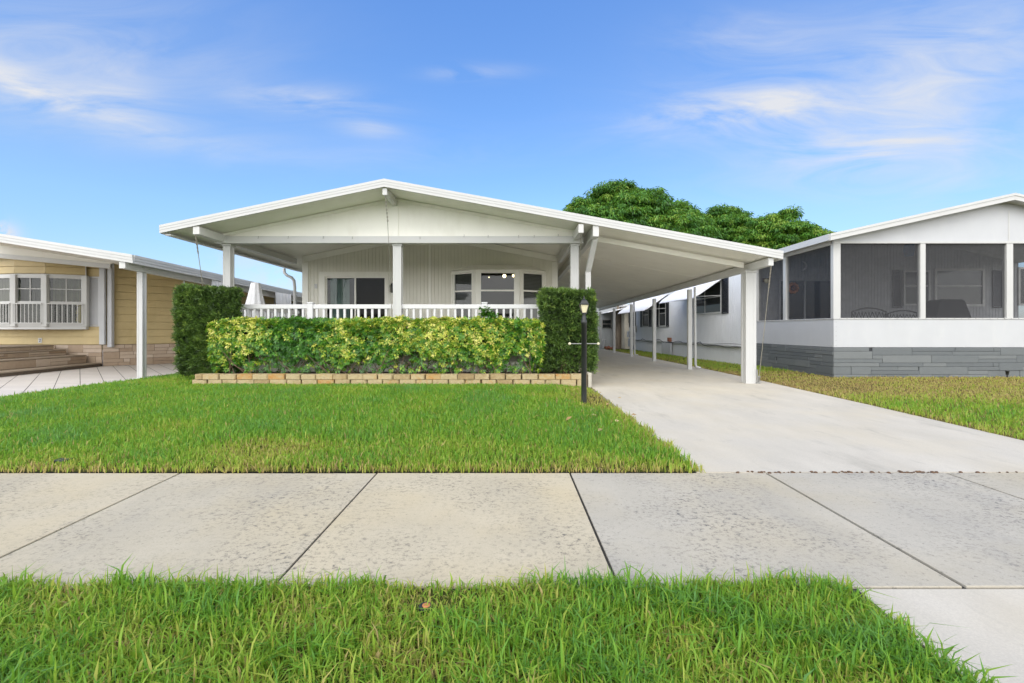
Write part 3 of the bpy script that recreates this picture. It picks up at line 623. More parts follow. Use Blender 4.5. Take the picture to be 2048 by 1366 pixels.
# ------------------------------------------------------------------ garden wall, soil, hedges
YWL = 9.0; wxl, wxr = X(388, YWL), X(1176, YWL)
m = MB(); m.box(wxl+.05, wxr+.02, YWL+.2, 9.76, .0, .245); kind(m.build('soil', M['soil']), 'structure')
m = MB(); t0 = thing('garden_wall', 'low two-course wall of sandy orange blocks edging the hedge bed', 'wall', ((wxl+wxr)/2, YWL+.1, .06))
for row in range(2):
    x = wxl-(.06 if row == 0 else 0)+(-.0 if row else .0); first = True
    while x < wxr-.05:
        w = .305+random.uniform(-.02, .03)
        if first and row == 1: w *= .55
        first = False
        e = min(x+w, wxr); o = random.uniform(-.008, .008); m.tint = random.choice([.22, .33, .40, .45, .48, .5, .5, .54, .58]) if random.random() > .08 else .68
        z0 = .06+row*.104-.03*(row == 0); z1 = .06+(row+1)*.104-.004; c = .022
        A = [(x+.006, YWL+.19), (e-.006, YWL+.19), (e-.006, YWL+c+o), (e-.006-c, YWL+o), (x+.006+c, YWL+o), (x+.006, YWL+c+o)]
        A = [(p[0]+(random.uniform(-.010, .010) if i > 1 else 0), p[1]+(random.uniform(-.014, .014) if i > 1 else 0)) for i, p in enumerate(A)]
        m.poly(A[::-1], z0, z1-random.uniform(0, .010)); x = e
bw_ = m.build('block_courses', M['block'], t0, .008, True)
m = MB(); m.box(wxr+.004, wxr+.07, YWL-.01, YWL+.75, 0, .285); m.build('end_slab', M['beige'], t0, .01)
def boxhedge(name, label, x0, x1, y0, y1, z0, z1, mat, nleaf, mode, seed, trunkx):
    t = thing(name, label, 'hedge', ((x0+x1)/2, (y0+y1)/2, z0)); r = np.random.default_rng(seed)
    A = [((x1-x0)*(z1-z0), 0), ((x1-x0)*(y1-y0), 1), ((y1-y0)*(z1-z0), 2), ((y1-y0)*(z1-z0), 3), ((x1-x0)*(z1-z0)*.45, 4)]
    a = np.array([q[0] for q in A]); fc = r.choice(5, nleaf, p=a/a.sum()); u = r.uniform(size=nleaf); w = r.uniform(size=nleaf)
    p = np.zeros((nleaf, 3)); nr = np.zeros((nleaf, 3))
    for k, (ax, val, nn) in enumerate(((1, y0, (0, -1, 0)), (2, z1, (0, 0, 1)), (0, x0, (-1, 0, 0)), (0, x1, (1, 0, 0)), (1, y1, (0, 1, 0)))):
        s = fc == k; oth = [i for i in range(3) if i != ax]; lo = (x0, y0, z0); hi = (x1, y1, z1)
        p[s, oth[0]] = lo[oth[0]]+u[s]*(hi[oth[0]]-lo[oth[0]]); p[s, oth[1]] = lo[oth[1]]+w[s]*(hi[oth[1]]-lo[oth[1]]); p[s, ax] = val; nr[s] = nn
    return t, p, nr, fc, r
# variegated hedge: whorls of blunt leaflets
hx0, hx1, hy0, hy1, hz0, hz1 = X(416, 9.15), X(1088, 9.15), 9.16, 9.72, .27, Z(637, 9.15)
hd, p, nr, fc, r = boxhedge('variegated_hedge', 'long clipped hedge of yellow-splashed leaves along the porch front', hx0, hx1, hy0, hy1, hz0, hz1, 'vari', 11500, 0, 41, 0)
bmp = field(p, 51, 2.6); fine = field(p, 52, 8.0)
gap = (p[:, 2] < .55+.10*np.sin(p[:, 0]*2.3)+.08*np.sin(p[:, 0]*6.1+1)) & (fc != 1)      # open and twiggy at the foot
kp = ~(gap & (r.uniform(size=len(p)) < .80)); hole = (fine < -.7) & (r.uniform(size=len(p)) < .5); kp &= ~hole
p, nr, bmp, fine = p[kp], nr[kp], bmp[kp], fine[kp]; n = len(p)
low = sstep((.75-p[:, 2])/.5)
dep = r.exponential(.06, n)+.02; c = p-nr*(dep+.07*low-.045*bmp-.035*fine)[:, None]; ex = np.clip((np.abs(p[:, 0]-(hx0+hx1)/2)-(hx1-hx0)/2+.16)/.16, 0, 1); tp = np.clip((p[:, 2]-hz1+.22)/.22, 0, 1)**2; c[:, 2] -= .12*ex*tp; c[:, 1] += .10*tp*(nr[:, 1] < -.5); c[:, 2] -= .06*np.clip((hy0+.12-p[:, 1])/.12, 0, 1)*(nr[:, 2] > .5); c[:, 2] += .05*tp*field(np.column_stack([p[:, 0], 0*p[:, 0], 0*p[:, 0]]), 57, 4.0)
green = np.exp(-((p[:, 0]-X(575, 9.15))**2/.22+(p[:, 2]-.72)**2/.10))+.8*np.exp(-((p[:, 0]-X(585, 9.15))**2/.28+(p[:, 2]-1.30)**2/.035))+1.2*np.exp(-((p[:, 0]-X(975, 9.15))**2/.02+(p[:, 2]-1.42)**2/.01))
base_t = np.clip(.61+.12*bmp+.16*fine+r.normal(0, .19, n)-.62*green-.08*low+.24*((p[:, 2]-hz0)/(hz1-hz0)-.5)-.30*np.minimum(dep/.15, 1), .02, 1)  # leaves deeper in the hedge tinted darker as inner shade
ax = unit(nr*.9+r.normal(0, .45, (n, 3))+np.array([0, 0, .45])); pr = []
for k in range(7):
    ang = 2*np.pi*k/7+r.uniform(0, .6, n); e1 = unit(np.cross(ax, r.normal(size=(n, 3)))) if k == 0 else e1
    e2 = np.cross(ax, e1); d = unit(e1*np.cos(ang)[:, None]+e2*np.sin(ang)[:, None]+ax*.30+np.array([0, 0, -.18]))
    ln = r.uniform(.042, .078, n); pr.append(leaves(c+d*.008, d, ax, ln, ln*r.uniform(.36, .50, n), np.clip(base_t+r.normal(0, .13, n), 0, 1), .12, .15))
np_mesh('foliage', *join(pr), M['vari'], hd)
# tuft that sticks out above the hedge
n = 60; rr = np.random.default_rng(5); cc = np.column_stack([X(975, 9.2)+rr.normal(0, .075, n), 9.3+rr.normal(0, .08, n), 1.40+np.abs(rr.normal(0, .075, n))]); pr = []
for k in range(7):
    d = unit(rr.normal(size=(n, 3))*np.array([1, 1, .4])); ln = rr.uniform(.05, .09, n); pr.append(leaves(cc, d, np.tile([0., 0, 1], (n, 1))+rr.normal(0, .2, (n, 3)), ln, ln*.5, np.clip(rr.normal(.22, .1, n), 0, 1), .1, .15))
np_mesh('sprig', *join(pr), M['vari'], hd)
m = MB(); m.box(hx0+.20, hx1-.18, hy0+.22, hy1-.12, .62, hz1-.17); m.build('shade_core', M['core'], hd)  # dark box painted as the shade inside the hedge
m = MB()
for _ in range(95):
    x = random.uniform(hx0+.15, hx1-.15); y = random.uniform(hy0+.08, hy1-.15); a = Vector((x, y, .24)); pts = [a]; d = Vector((random.gauss(0, .6), random.gauss(-.1, .25), 1)).normalized()
    for k in range(5): d = (d+Vector((random.gauss(0, .3), random.gauss(0, .15), random.gauss(.05, .2)))).normalized(); pts.append(pts[-1]+d*.12)
    m.tube(pts, [.010-.0014*k for k in range(6)], 5)
m.build('twigs', M['twig'], hd)
# tall clipped hedges with needle leaves
def needlehedge(label, x0, x1, y0, y1, z0, z1, nleaf, seed, dens_low, bright):
    t, p, nr, fc, r = boxhedge('tall_hedge', label, x0, x1, y0, y1, z0, z1, 'podo', nleaf, 1, seed, 0)
    t['group'] = 'tall clipped hedges at the porch corners'
    bmp = field(p, seed+1, 3.2); fine = field(p, seed+2, 11.0); f3 = field(p, seed+3, 22.0)
    # rounded corners and a narrower foot
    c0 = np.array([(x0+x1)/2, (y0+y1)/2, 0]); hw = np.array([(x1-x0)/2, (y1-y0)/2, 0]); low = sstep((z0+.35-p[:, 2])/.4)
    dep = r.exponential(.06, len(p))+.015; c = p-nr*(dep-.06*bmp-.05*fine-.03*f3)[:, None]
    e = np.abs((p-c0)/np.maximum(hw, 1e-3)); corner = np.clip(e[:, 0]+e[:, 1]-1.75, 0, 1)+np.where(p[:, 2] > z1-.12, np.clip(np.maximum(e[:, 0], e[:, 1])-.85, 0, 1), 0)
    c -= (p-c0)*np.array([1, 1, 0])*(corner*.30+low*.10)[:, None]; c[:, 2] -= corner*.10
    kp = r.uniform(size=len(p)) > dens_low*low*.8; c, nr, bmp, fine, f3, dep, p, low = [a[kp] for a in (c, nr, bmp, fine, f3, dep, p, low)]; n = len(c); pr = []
    out = unit(nr+r.normal(0, .5, (n, 3))+np.array([0, 0, .55])); tb = np.clip(.50+bright+.10*bmp+.20*fine+.18*f3+r.normal(0, .16, n)-.6*np.minimum(dep/.2, 1)+.12*(nr[:, 2] > .5)-.08*low, .0, 1)  # tint falls with leaf depth to paint the shaded gaps
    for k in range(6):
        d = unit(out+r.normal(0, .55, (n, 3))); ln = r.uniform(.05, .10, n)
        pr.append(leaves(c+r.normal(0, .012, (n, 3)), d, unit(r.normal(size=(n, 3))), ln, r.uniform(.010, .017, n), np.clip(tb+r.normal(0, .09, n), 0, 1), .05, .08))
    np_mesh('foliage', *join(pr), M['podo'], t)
    m = MB(); m.box(x0+.13, x1-.13, y0+.13, y1-.10, z0+.22, z1-.13); m.build('shade_core', M['core'], t)  # dark box stands for the shade between the stems
    m = MB()
    for k in range(14):
        x = random.uniform(x0+.2, x1-.2); y = random.uniform(y0+.1, y1-.15); m.tube([(x, y, z0-.03), (x+random.gauss(0, .05), y, z0+.2), (x+random.gauss(0, .1), y+random.gauss(0, .05), z0+.5)], [.02, .015, .01], 6)
    m.build('stems', M['twig'], t)
needlehedge('tall box-clipped dark green hedge at the left corner of the porch', X(346, 9.40), X(466, 9.40), 9.40, 9.76, .22, Z(574, 9.40), 11000, 61, .3, -.06)
needlehedge('tall box-clipped hedge with pale shoots behind the black lamp post', X(1082, 9.25), X(1194, 9.25), 9.22, 9.74, .27, Z(581, 9.25), 8500, 71, .75, .0)

# ------------------------------------------------------------------ lamp post
lx, ly = X(1168, 6.88), 6.88; lz = float(lawn_z(lx, ly))
lp = thing('lamp_post', 'short black garden lamp post with a lit four-sided lantern and a crossbar', 'lamp post', (lx, ly, lz))
def zz(v): return Z(v, ly)
m = MB(); m.lathe(lx, ly, [(.041, lz-.03), (.041, zz(648)), (.046, zz(648)+.002), (.046, zz(641)), (.036, zz(640)), (.034, zz(634)), (.022, zz(630)), (.030, zz(627)), (.026, zz(625))], 20); m.build('pole', M['black'], lp)
hw0, hw1 = .034, .062; z0, z1 = zz(627)+.004, zz(610)
ln_ = MB()
for sx, sy in ((-1, -1), (1, -1), (1, 1), (-1, 1)): ln_.beam((lx+sx*hw0, ly+sy*hw0, z0), (lx+sx*hw1, ly+sy*hw1, z1), .009, .009)
ln_.box(lx-hw0-.006, lx+hw0+.006, ly-hw0-.006, ly+hw0+.006, z0-.006, z0+.008)
lt = ln_.build('lantern', M['black'], lp)
m = MB(); a, b = hw0-.005, hw1-.005
m.add([(lx-a, ly-a, z0+.009), (lx+a, ly-a, z0+.009), (lx+a, ly+a, z0+.009), (lx-a, ly+a, z0+.009), (lx-b, ly-b, z1), (lx+b, ly-b, z1), (lx+b, ly+b, z1), (lx-b, ly+b, z1)], [(0, 1, 5, 4), (1, 2, 6, 5), (2, 3, 7, 6), (3, 0, 4, 7)]); m.build('glass', M['lamp_glass'], lt)
m = MB(); m.lathe(lx, ly, [(.098, z1), (.100, z1+.008), (.085, z1+.016), (.052, zz(601)), (.014, zz(598)), (.010, zz(596)), (.012, zz(595)), (.004, zz(592))], 4, math.pi/4, False); m.build('lantern_roof', M['black'], lt)
zc = zz(687.5); m = MB(); m.tube([(lx-.208, ly, zc), (lx+.208, ly, zc)], .008, 8); cb = m.build('crossbar', M['greymetal'], lp)
for s in (-1, 1): m = MB(); m.ball(lx+s*.212, ly, zc, .021); m.build('end_knob', M['ivory'], cb)

# ------------------------------------------------------------------ yellow house on the left
yh = thing('yellow_house', 'yellow lap-sided house with white bay window, tan stone base and steps at the left', 'house', (-12.7, 14.4, 0))
A = (-12.67, 14.40); B = (-11.15, 15.80); Cc = (-11.15, 25.5); DZ = .665
m = MB(); lapwall(m, (-22, 14.40), A, DZ, 3.5); lapwall(m, A, B, DZ, 3.2); lapwall(m, B, Cc, DZ, 3.1); m.build('wall', M['yellow'], yh)
m = MB(); stonewall(m, (-22, 14.40), A, .06, DZ-.006); stonewall(m, A, B, .0, DZ-.006); stonewall(m, B, Cc, .0, DZ-.006); st = m.build('stone_base', M['veneer'], yh, .004, True)
m = MB(); m.quad((-22, 14.385, 0), (A[0], 14.385, 0), (A[0], 14.385, DZ), (-22, 14.385, DZ)); Q = Pl(A, B); m.quad(Q(0, .015, 0), Q(Q.len, .015, 0), Q(Q.len, .015, DZ), Q(0, .015, DZ)); Q2 = Pl(B, Cc); m.quad(Q2(0, .015, 0), Q2(Q2.len, .015, 0), Q2(Q2.len, .015, DZ), Q2(0, .015, DZ)); m.build('grout', M['grout'], st)
# steps beside the entry
stp = [(.0, .115, -12.66, 14.30, -11.98), (.115, .36, -13.05, 14.22, -12.45), (.36, .53, -13.62, 14.17, -12.95), (.53, .665, -13.92, 14.10, -13.40)]
for i, (z0, z1, xe, yb, xn) in enumerate(stp):
    # treads run away from the street; each riser faces the carport
    yn = 8.0; xs_ = xn+.3*(i == 0)
    m = MB(); m.tint = .5; m.hexa([(-20, yn, z0), (xs_, yn, z0), (xe, yb, z0), (-20, yb, z0), (-20, yn, z1-.035), (xs_, yn, z1-.035), (xe, yb, z1-.035), (-20, yb, z1-.035)])
    s_ = m.build('step', M['grout'], yh)
    m = MB(); m.tint = .35; m.hexa([(-20, yn, z1-.034), (xs_+.03, yn, z1-.034), (xe+.03, yb+.01, z1-.034), (-20, yb+.01, z1-.034), (-20, yn, z1), (xs_+.03, yn, z1), (xe+.03, yb+.01, z1), (-20, yb+.01, z1)]); m.build('tread', M['step'], s_, .006, True)
    if i:
        m = MB(); stonewall(m, (xs_, yn), (xe, yb), z0+.003, z1-.038, .03, .085, .3, .7); m.build('riser_stones', M['veneer'], s_, .003, True)
# white corner posts and header along the wall tops
m = MB(); m.box(A[0]-.03, A[0]+.13, 14.30, 14.375, DZ+.01, 3.30); m.build('corner_trim', M['whitecool'], yh, .006)
m = MB(); m.box(A[0]+.165, A[0]+.30, 14.36, 14.47, DZ-.08, 3.2); m.build('downspout', M['whitecool'], yh, .012)
m = MB(); m.drop((-22, 13.76, 4.04), (-11.9, 13.76, 3.075), .13, .09); m.build('wall_header', M['white'], yh)
m = MB(); n = 4; pts = [(-22, 3.90), (-11.9, 2.94), (-11.9, 3.30), (-22, 5.0)]; m.add([(x, 13.80, z) for x, z in pts]+[(x, 13.84, z) for x, z in pts], [(0, 1, 2, 3), (7, 6, 5, 4)]+[(i, i+4, (i+1) % 4+4, (i+1) % 4) for i in range(4)]); m.build('gable_infill', M['bouncewhite'], yh)
# bay window
bp = [(-17.0, 14.36), (X(-42, 14.2), 14.2), (X(30, 13.86), 13.86), (X(92, 13.88), 13.88), (X(172, 14.28), 14.28)]
zb, zt = Z(652, 13.9), Z(551, 13.9)
m = MB(); m.poly([(-17, 14.37)]+bp[1:]+[(bp[-1][0], 14.37)], zt, zt+.05)
yb_ = m.build('bay_window', M['trim'], yh); m = MB(); m.poly([(-17, 14.37)]+bp[1:]+[(bp[-1][0], 14.37)], zb-.10, zb); m.build('sill', M['trim'], yb_)
m = MB()
for a, b in zip(bp[1:], bp[2:]): lapwall(m, a, b, zt+.05, zt+.47, .21)
m.build('bay_head', M['yellow'], yb_)
for i, (a, b) in enumerate(zip(bp[1:], bp[2:])):
    Q = Pl(a, b); f = MB(); pw = .075
    Q.ring(f, 0, Q.len, zb, zt, pw, -.05, .03); zm = zb+(zt-zb)*.47; Q.box(f, pw, Q.len-pw, -.03, .02, zm-.03, zm+.03)
    Q.box(f, Q.len/2-.011, Q.len/2+.011, -.012, .012, zm+.03, zt-pw); Q.box(f, pw, Q.len-pw, -.012, .012, (zm+zt)/2-.011, (zm+zt)/2+.011); f.build('sash', M['trim'], yb_)
    g = MB(); g.quad(Q(pw*.6, -.004, zb+.03), Q(Q.len-pw*.6, -.004, zb+.03), Q(Q.len-pw*.6, -.004, zt-.03), Q(pw*.6, -.004, zt-.03)); g.build('pane', M['glass'], yb_)
    f = MB(); o = .10; z2 = zm-.06; z1_ = zb+.10; Q.box(f, .03, Q.len-.03, o, o+.022, z2, z2+.028); Q.box(f, .03, Q.len-.03, o, o+.022, z1_-.028, z1_); nb = max(6, int(Q.len/.125))
    for k in range(nb+1): t = .05+(Q.len-.1)*k/nb; Q.box(f, t-.008, t+.008, o+.004, o+.018, z1_, z2)
    f.build('window_railing', M['trim'], yb_)
    g = MB(); t = pw+.02; k = 0
    while t < Q.len-pw-.02: e = min(t+.07, Q.len-pw); g.add([Q(t, -.18, zm), Q(e, -.22 if k % 2 else -.14, zm), Q(e, -.22 if k % 2 else -.14, zt-.05), Q(t, -.18 if k == 0 else (-.14 if k % 2 else -.22), zt-.05)], [(0, 1, 2, 3)]); t = e; k += 1
    g.build('drape', M['drape'] if i != 1 else M['interior'], yb_)
    g = MB(); Q.box(g, .02, Q.len-.02, -.30, -.26, zb, zt); g.build('recess', M['interior'], yb_)
m = MB()
for a in bp[2:]: m.box(a[0]-.085, a[0]+.085, a[1]-.075, a[1]+.03, zb-.02, zt+.02)
m.build('window_post', M['trim'], yb_, .01)
m = MB(); m.box(-22, bp[-1][0]+.2, 15.0, 15.05, .7, 3.2); m.build('room', M['interior'], yh)
Q = Pl((X(172, 14.3), 14.375), (A[0], 14.375)); shutter(yh, Q, .06, .06+X(194, 14.3)-X(174, 14.3), Z(653, 14.3), Z(553, 14.3), 'whitecool')
m = MB(); m.tube([(X(172, 14.0), 14.0, zt), (X(171, 14.0), 14.0, 3.3)], .012, 6); m.build('cord', M['white'], yh)
# house-number plate
cx, cz, cy = X(79.5, 14.36), Z(681, 14.36), 14.366
m = MB(); m.box(cx-.055, cx+.055, cy, cy+.012, cz-.075, cz+.075); npl = m.build('number_plate', M['trim'], yh, .003)
fc_ = bpy.data.curves.new('numeral', 'FONT'); fc_.body = '2'; fc_.size = .13; fc_.align_x = 'CENTER'; fc_.align_y = 'CENTER'; fc_.extrude = .002
tmp = bpy.data.objects.new('numeral_outline', fc_); COL.objects.link(tmp); bpy.context.view_layer.update()
me = bpy.data.meshes.new_from_object(tmp.evaluated_get(bpy.context.evaluated_depsgraph_get())); bpy.data.objects.remove(tmp); bpy.data.curves.remove(fc_)
me.transform(Matrix.Translation((cx, cy-.003, cz)) @ Matrix.Rotation(math.pi/2, 4, 'X')); me.materials.clear(); me.materials.append(M['dark']); link('numeral', me, npl)
# roof: front slope and the eave that runs back
YL = 9.85; EC = Vector((X(264, YL), YL, Z(509, YL))); EL = Vector((X(-420, YL), YL, Z(509, YL)+(EC.x-X(-420, YL))*.158)); kx = -.045
def eb(y): return Vector((EC.x+kx*(y-YL)*.35, y, EC.z-.018*(y-YL)))
m = MB(); yy = [YL+.03, 13, 17, 21, 25.5]
for y0, y1 in zip(yy, yy[1:]):
    a, b = eb(y0), eb(y1); d = EL.z-EC.z; w = EL.x-EC.x
    T = [(a.x+w, y0, a.z+d), (a.x, y0, a.z), (b.x, y1, b.z), (b.x+w, y1, b.z+d)]; m.add(T, [(0, 1, 2, 3)]); m.add([(x, y, z-.13) for x, y, z in T], [(3, 2, 1, 0)])
yr = m.build('roof', M['bouncewhite'], yh)
m = MB()
for z0, z1, o in ((0, .06, 0), (.06, .12, .008), (.12, .18, .016)): m.drop(EL+Vector((0, o, -z0)), EC+Vector((0, o, -z0)), z1-z0-.0015, .05-o)
m.build('fascia', M['trim'], yr)
m = MB(); a, b = eb(YL+.052), eb(25.5)
for z0, z1, o in ((0, .06, 0), (.06, .12, -.01), (.12, .18, -.02)):
    m.hexa([(a.x-.06, a.y, a.z-z1), (a.x+.02+o, a.y, a.z-z1), (b.x+.02+o, b.y, b.z-z1), (b.x-.06, b.y, b.z-z1), (a.x-.06, a.y, a.z-z0-.002), (a.x+.02+o, a.y, a.z-z0-.002), (b.x+.02+o, b.y, b.z-z0-.002), (b.x-.06, b.y, b.z-z0-.002)])
m.build('fascia', M['trim'], yr)
a = Vector((X(246, 9.9)-.02, 9.90, Z(523.5, 9.9)-.04)); b = eb(25); m = MB(); m.beam(a, (b.x-.25, 25, b.z-.30), .13, .20); m.build('carport_beam', M['white'], yh, .005)
px_, py_ = X(283.5, 10.5), 10.5
c = fluted(px_, py_, .125, .03, Z(536, 10.5)).build('carport_post', M['trim'], yh)
m = MB(); m.box(px_-.15, px_+.15, py_-.10, py_+.10, Z(539, 10.5), Z(528, 10.5)); m.build('capital', M['trim'], c, .012)
m = MB(); m.box(px_-.11, px_+.11, py_-.11, py_+.11, .0, .045); m.build('post_base', M['trim'], c, .008)
# curtains hung along the open side, and a small window
def curtain(y0, y1, yt0, yt1, z0, z1, x):
    m = MB(); n = 26; v = []; fs = []
    for j in range(7):
        s = j/6
        for i in range(n):
            t = i/(n-1); y = (y0+(y1-y0)*t)*(1-s)+(yt0+(yt1-yt0)*t)*s; v.append((x+.05*math.sin(t*31+s)*(1-.3*s)+.02*math.sin(t*71), y, z0+(z1-z0)*s))
    for j in range(6):
        for i in range(n-1): fs.append((j*n+i, j*n+i+1, (j+1)*n+i+1, (j+1)*n+i))
    m.add(v, fs, True); m.build('side_curtain', M['curtain'], yh)
curtain(16.1, 17.2, 15.9, 17.0, .35, 2.42, -8.12); curtain(12.3, 13.0, 12.6, 13.2, .35, 2.5, -8.15)
Q = Pl((-11.15, 19.2), (-11.15, 22.5)); window(yh, Q, .9, 2.6, 1.9, 3.0, .05, (), (), 'glassdark', 'whitecool')

# white cloth cover draped to a point beside the porch
ux, uy = X(511, 12.2), 12.2; t = thing('patio_umbrella', 'closed patio umbrella under a draped white cloth behind the tall left hedge', 'umbrella', (ux, uy, 0))
m = MB(); n = 40; v = []; fs = []; zt = Z(566, uy)
for j in range(9):
    s_ = j/8; z = zt-(zt-1.15)*s_; rr_ = .11+.27*s_**1.1
    for i in range(n): a = 2*math.pi*i/n; q = rr_*(1+.16*math.sin(a*9+1.3*s_)*(.3+.7*s_)); v.append((ux+q*math.cos(a), uy+q*.8*math.sin(a), z-.02*math.sin(a*9)*s_))
v.append((ux, uy, zt+.02))
for j in range(8): fs += [(j*n+i, (j+1)*n+i, (j+1)*n+(i+1) % n, j*n+(i+1) % n) for i in range(n)]
fs += [(i, (i+1) % n, 9*n) for i in range(n)]; m.add(v, fs, True); m.build('cloth', M['curtain'], t)
m = MB(); m.tube([(ux, uy, .0), (ux, uy, 1.6)], .022, 8); m.build('pole', M['trim'], t)
# ------------------------------------------------------------------ screened house on the right
sh = thing('screened_house', 'white house with dark screened porch above a grey stone base at the right', 'house', (9, 13, 0))
SX, SY = 7.69, 11.10; SR = 15.9; YI = 14.6; zs, zp, zh = 1.405, .708, 3.185
m = MB(); stonewall(m, (SX-.045, SY), (SR, SY), -.03, zp-.004, .05, .088, .35, 1.2, .004); stonewall(m, (SX, YI+.1), (SX, SY-.03), -.03, zp-.004, .05, .088, .35, 1.2, .004)
sb = m.build('stone_base', M['greystone'], sh, .008, True)
m = MB(); m.box(SX-.03, SR, SY-.03, SY+.1, -.03, zp-.006); m.box(SX-.029, SX+.1, SY+.1, YI+.1, -.03, zp-.006); m.build('grout', M['greygrout'], sb)
m = MB(); m.box(SX-.035, SR, SY-.035, SY+.05, zp, zs-.03); m.box(SX-.035, SX+.05, SY+.051, YI, zp, zs-.03); kw = m.build('knee_wall', M['whitecool'], sh, .006)
m = MB(); m.box(SX-.05, SR, SY-.05, SY+.06, zs-.029, zs); m.box(SX-.05, SX+.06, SY+.061, YI, zs-.029, zs); m.build('sill', M['trim'], kw, .005)
m = MB()
for k in range(70):
    x = SX+.1+k*.17
    if x < SR: m.ball(x, SY-.052, zs-.014, .008, 6)
for k in range(18): m.ball(SX-.052, SY+.1+k*.19, zs-.014, .008, 6)
for z in np.arange(zp+.05, zs-.05, .11): m.ball(SX+.02, SY-.037, z, .007, 6)
m.build('screws', M['greymetal'], kw)
for x0, x1 in ((SX-.045, X(1679, SY)), (X(1838, SY), X(1848.5, SY)), (X(2010, SY), X(2023, SY)), (X(2190, SY), X(2202, SY)), (X(2370, SY), X(2382, SY))):
    m = MB(); m.box(x0, x1, SY-.04, SY+.06, zs, zh); m.build('screen_post', M['trim'], sh, .004)
for y0, y1 in ((13.0, 13.13), (YI-.1, YI)):
    m = MB(); m.box(SX-.04, SX+.06, y0, y1, zs, zh); m.build('screen_post', M['trim'], sh, .004)
m = MB(); m.box(SX-.04, SX+.055, SY+.061, YI, zh-.02, zh+.12); m.build('side_header', M['white'], sh, .004)
m = MB(); m.quad((SX+.02, SY+.01, zs), (SR, SY+.01, zs), (SR, SY+.01, zh), (SX+.02, SY+.01, zh)); m.build('screen', M['screen'], sh)
m = MB(); m.quad((SX+.01, YI, zs), (SX+.01, SY+.02, zs), (SX+.01, SY+.02, zh), (SX+.01, YI, zh)); m.build('screen', M['screen'], sh)
# roof
YS = 10.78; G0 = Vector((X(1662, YS), YS, Z(466.8, YS))); G1 = Vector((X(2031, YS), YS, Z(385.5, YS))); G2 = Vector((2*G1.x-G0.x, YS, G0.z)); YE = 30
def gz(x): return G0.z+(G1.z-G0.z)*(1-abs(x-G1.x)/(G1.x-G0.x))
m = MB()
for a, b in ((G0, G1), (G1, G2)):
    for y0, y1 in ((YS+.03, 14.8), (14.8, YE)):
        T = [(a.x, y0, a.z), (b.x, y0, b.z), (b.x, y1, b.z), (a.x, y1, a.z)]; m.add(T, [(0, 1, 2, 3)]); m.add([(x, y, z-.13) for x, y, z in T], [(3, 2, 1, 0)])
sr = m.build('roof', M['white'], sh)
m = MB()
for a, b in ((G0, G1), (G1, G2)):
    for z0, z1, o in ((0, .06, 0), (.06, .16, .012)): m.drop(a+Vector((0, o, -z0)), b+Vector((0, o, -z0)), z1-z0-.0015, .05-o)
m.build('fascia', M['trim'], sr)
m = MB(); m.hexa([(G0.x-.02, YS+.051, G0.z-.15), (G0.x+.06, YS+.051, G0.z-.15), (G0.x+.06, YE, G0.z-.15), (G0.x-.02, YE, G0.z-.15), (G0.x-.02, YS+.051, G0.z), (G0.x+.06, YS+.051, G0.z), (G0.x+.06, YE, G0.z), (G0.x-.02, YE, G0.z)]); m.build('fascia', M['trim'], sr)
m = MB(); pts = [(SX-.04, zh), (SR, zh), (SR, gz(SR)-.13), (G1.x, G1.z-.13), (SX-.04, gz(SX-.04)-.13)]; n = 5
m.add([(x, SY-.035, z) for x, z in pts]+[(x, SY+.03, z) for x, z in pts], [tuple(range(5)), tuple(range(9, 4, -1))]+[(i, i+5, (i+1) % 5+5, (i+1) % 5) for i in range(5)]); gb = m.build('gable', M['whitecool'], sh)
m = MB(); m.box(SX-.04, SR, SY-.05, SY-.037, zh-.005, zh+.045); m.box(X(2013, SY), X(2014, SY)+.02, SY-.041, SY-.0365, zh+.05, G1.z-.35)
for k in range(70):
    x = SX+.1+k*.17
    if x < SR: m.ball(x, SY-.052, zh+.02, .007, 6)
m.build('seam', M['trim'], gb)
# porch interior
m = MB(); m.box(SX+.05, SR, SY+.06, YI, .6, .66); m.build('porch_floor', M['floor'], sh)
P_ = Pl((SX-.3, YI), (SR, YI)); o0 = SX-.3
def T(u): return X(u, YI)-o0
m = MB(); ribwall(m, (SX-.3, YI), (SR, YI), lambda t: .66, lambda t: min(gz(o0+t)-.14, 4.3)); pw_ = m.build('porch_wall', M['porchgrey'], sh)
m = MB(); P_.ring(m, T(1556), T(1664), .67, 2.72, .06, .01, .05); P_.box(m, T(1608)-.03, T(1608)+.03, .01, .045, .73, 2.66); pd = m.build('sliding_door', M['porchgrey'], sh)
m = MB(); m.quad(P_(T(1556)+.05, .02, .72), P_(T(1664)-.05, .02, .72), P_(T(1664)-.05, .02, 2.67), P_(T(1556)+.05, .02, 2.67)); m.build('pane', M['glassdark'], pd)
m = MB(); m.quad(P_(T(1556)+.05, .011, .72), P_(T(1664)-.05, .011, .72), P_(T(1664)-.05, .011, 2.67), P_(T(1556)+.05, .011, 2.67)); m.build('recess', M['interior'], pd)
zw0, zw1 = Z(611, YI), Z(541, YI)
shutter(sh, P_, T(1784), T(1803), Z(616, YI), Z(540, YI), 'dark')
window(sh, P_, T(1806), T(1859), zw0, zw1, .05, (Z(572, YI),), (), 'glass', 'trim', 'interior', -.003, ('blindgrey', .6))
window(sh, P_, T(1868), T(1968), zw0-.03, zw1+.06, .07, (Z(572, YI),), (), 'glass', 'trim', 'interior', -.003)
shutter(sh, P_, T(1984), T(2004), Z(616, YI), Z(540, YI), 'dark')
window(sh, P_, T(2035), T(2110), zw0, zw1+.1, .06, (), (), 'glassdark', 'trim', 'interior', -.003)
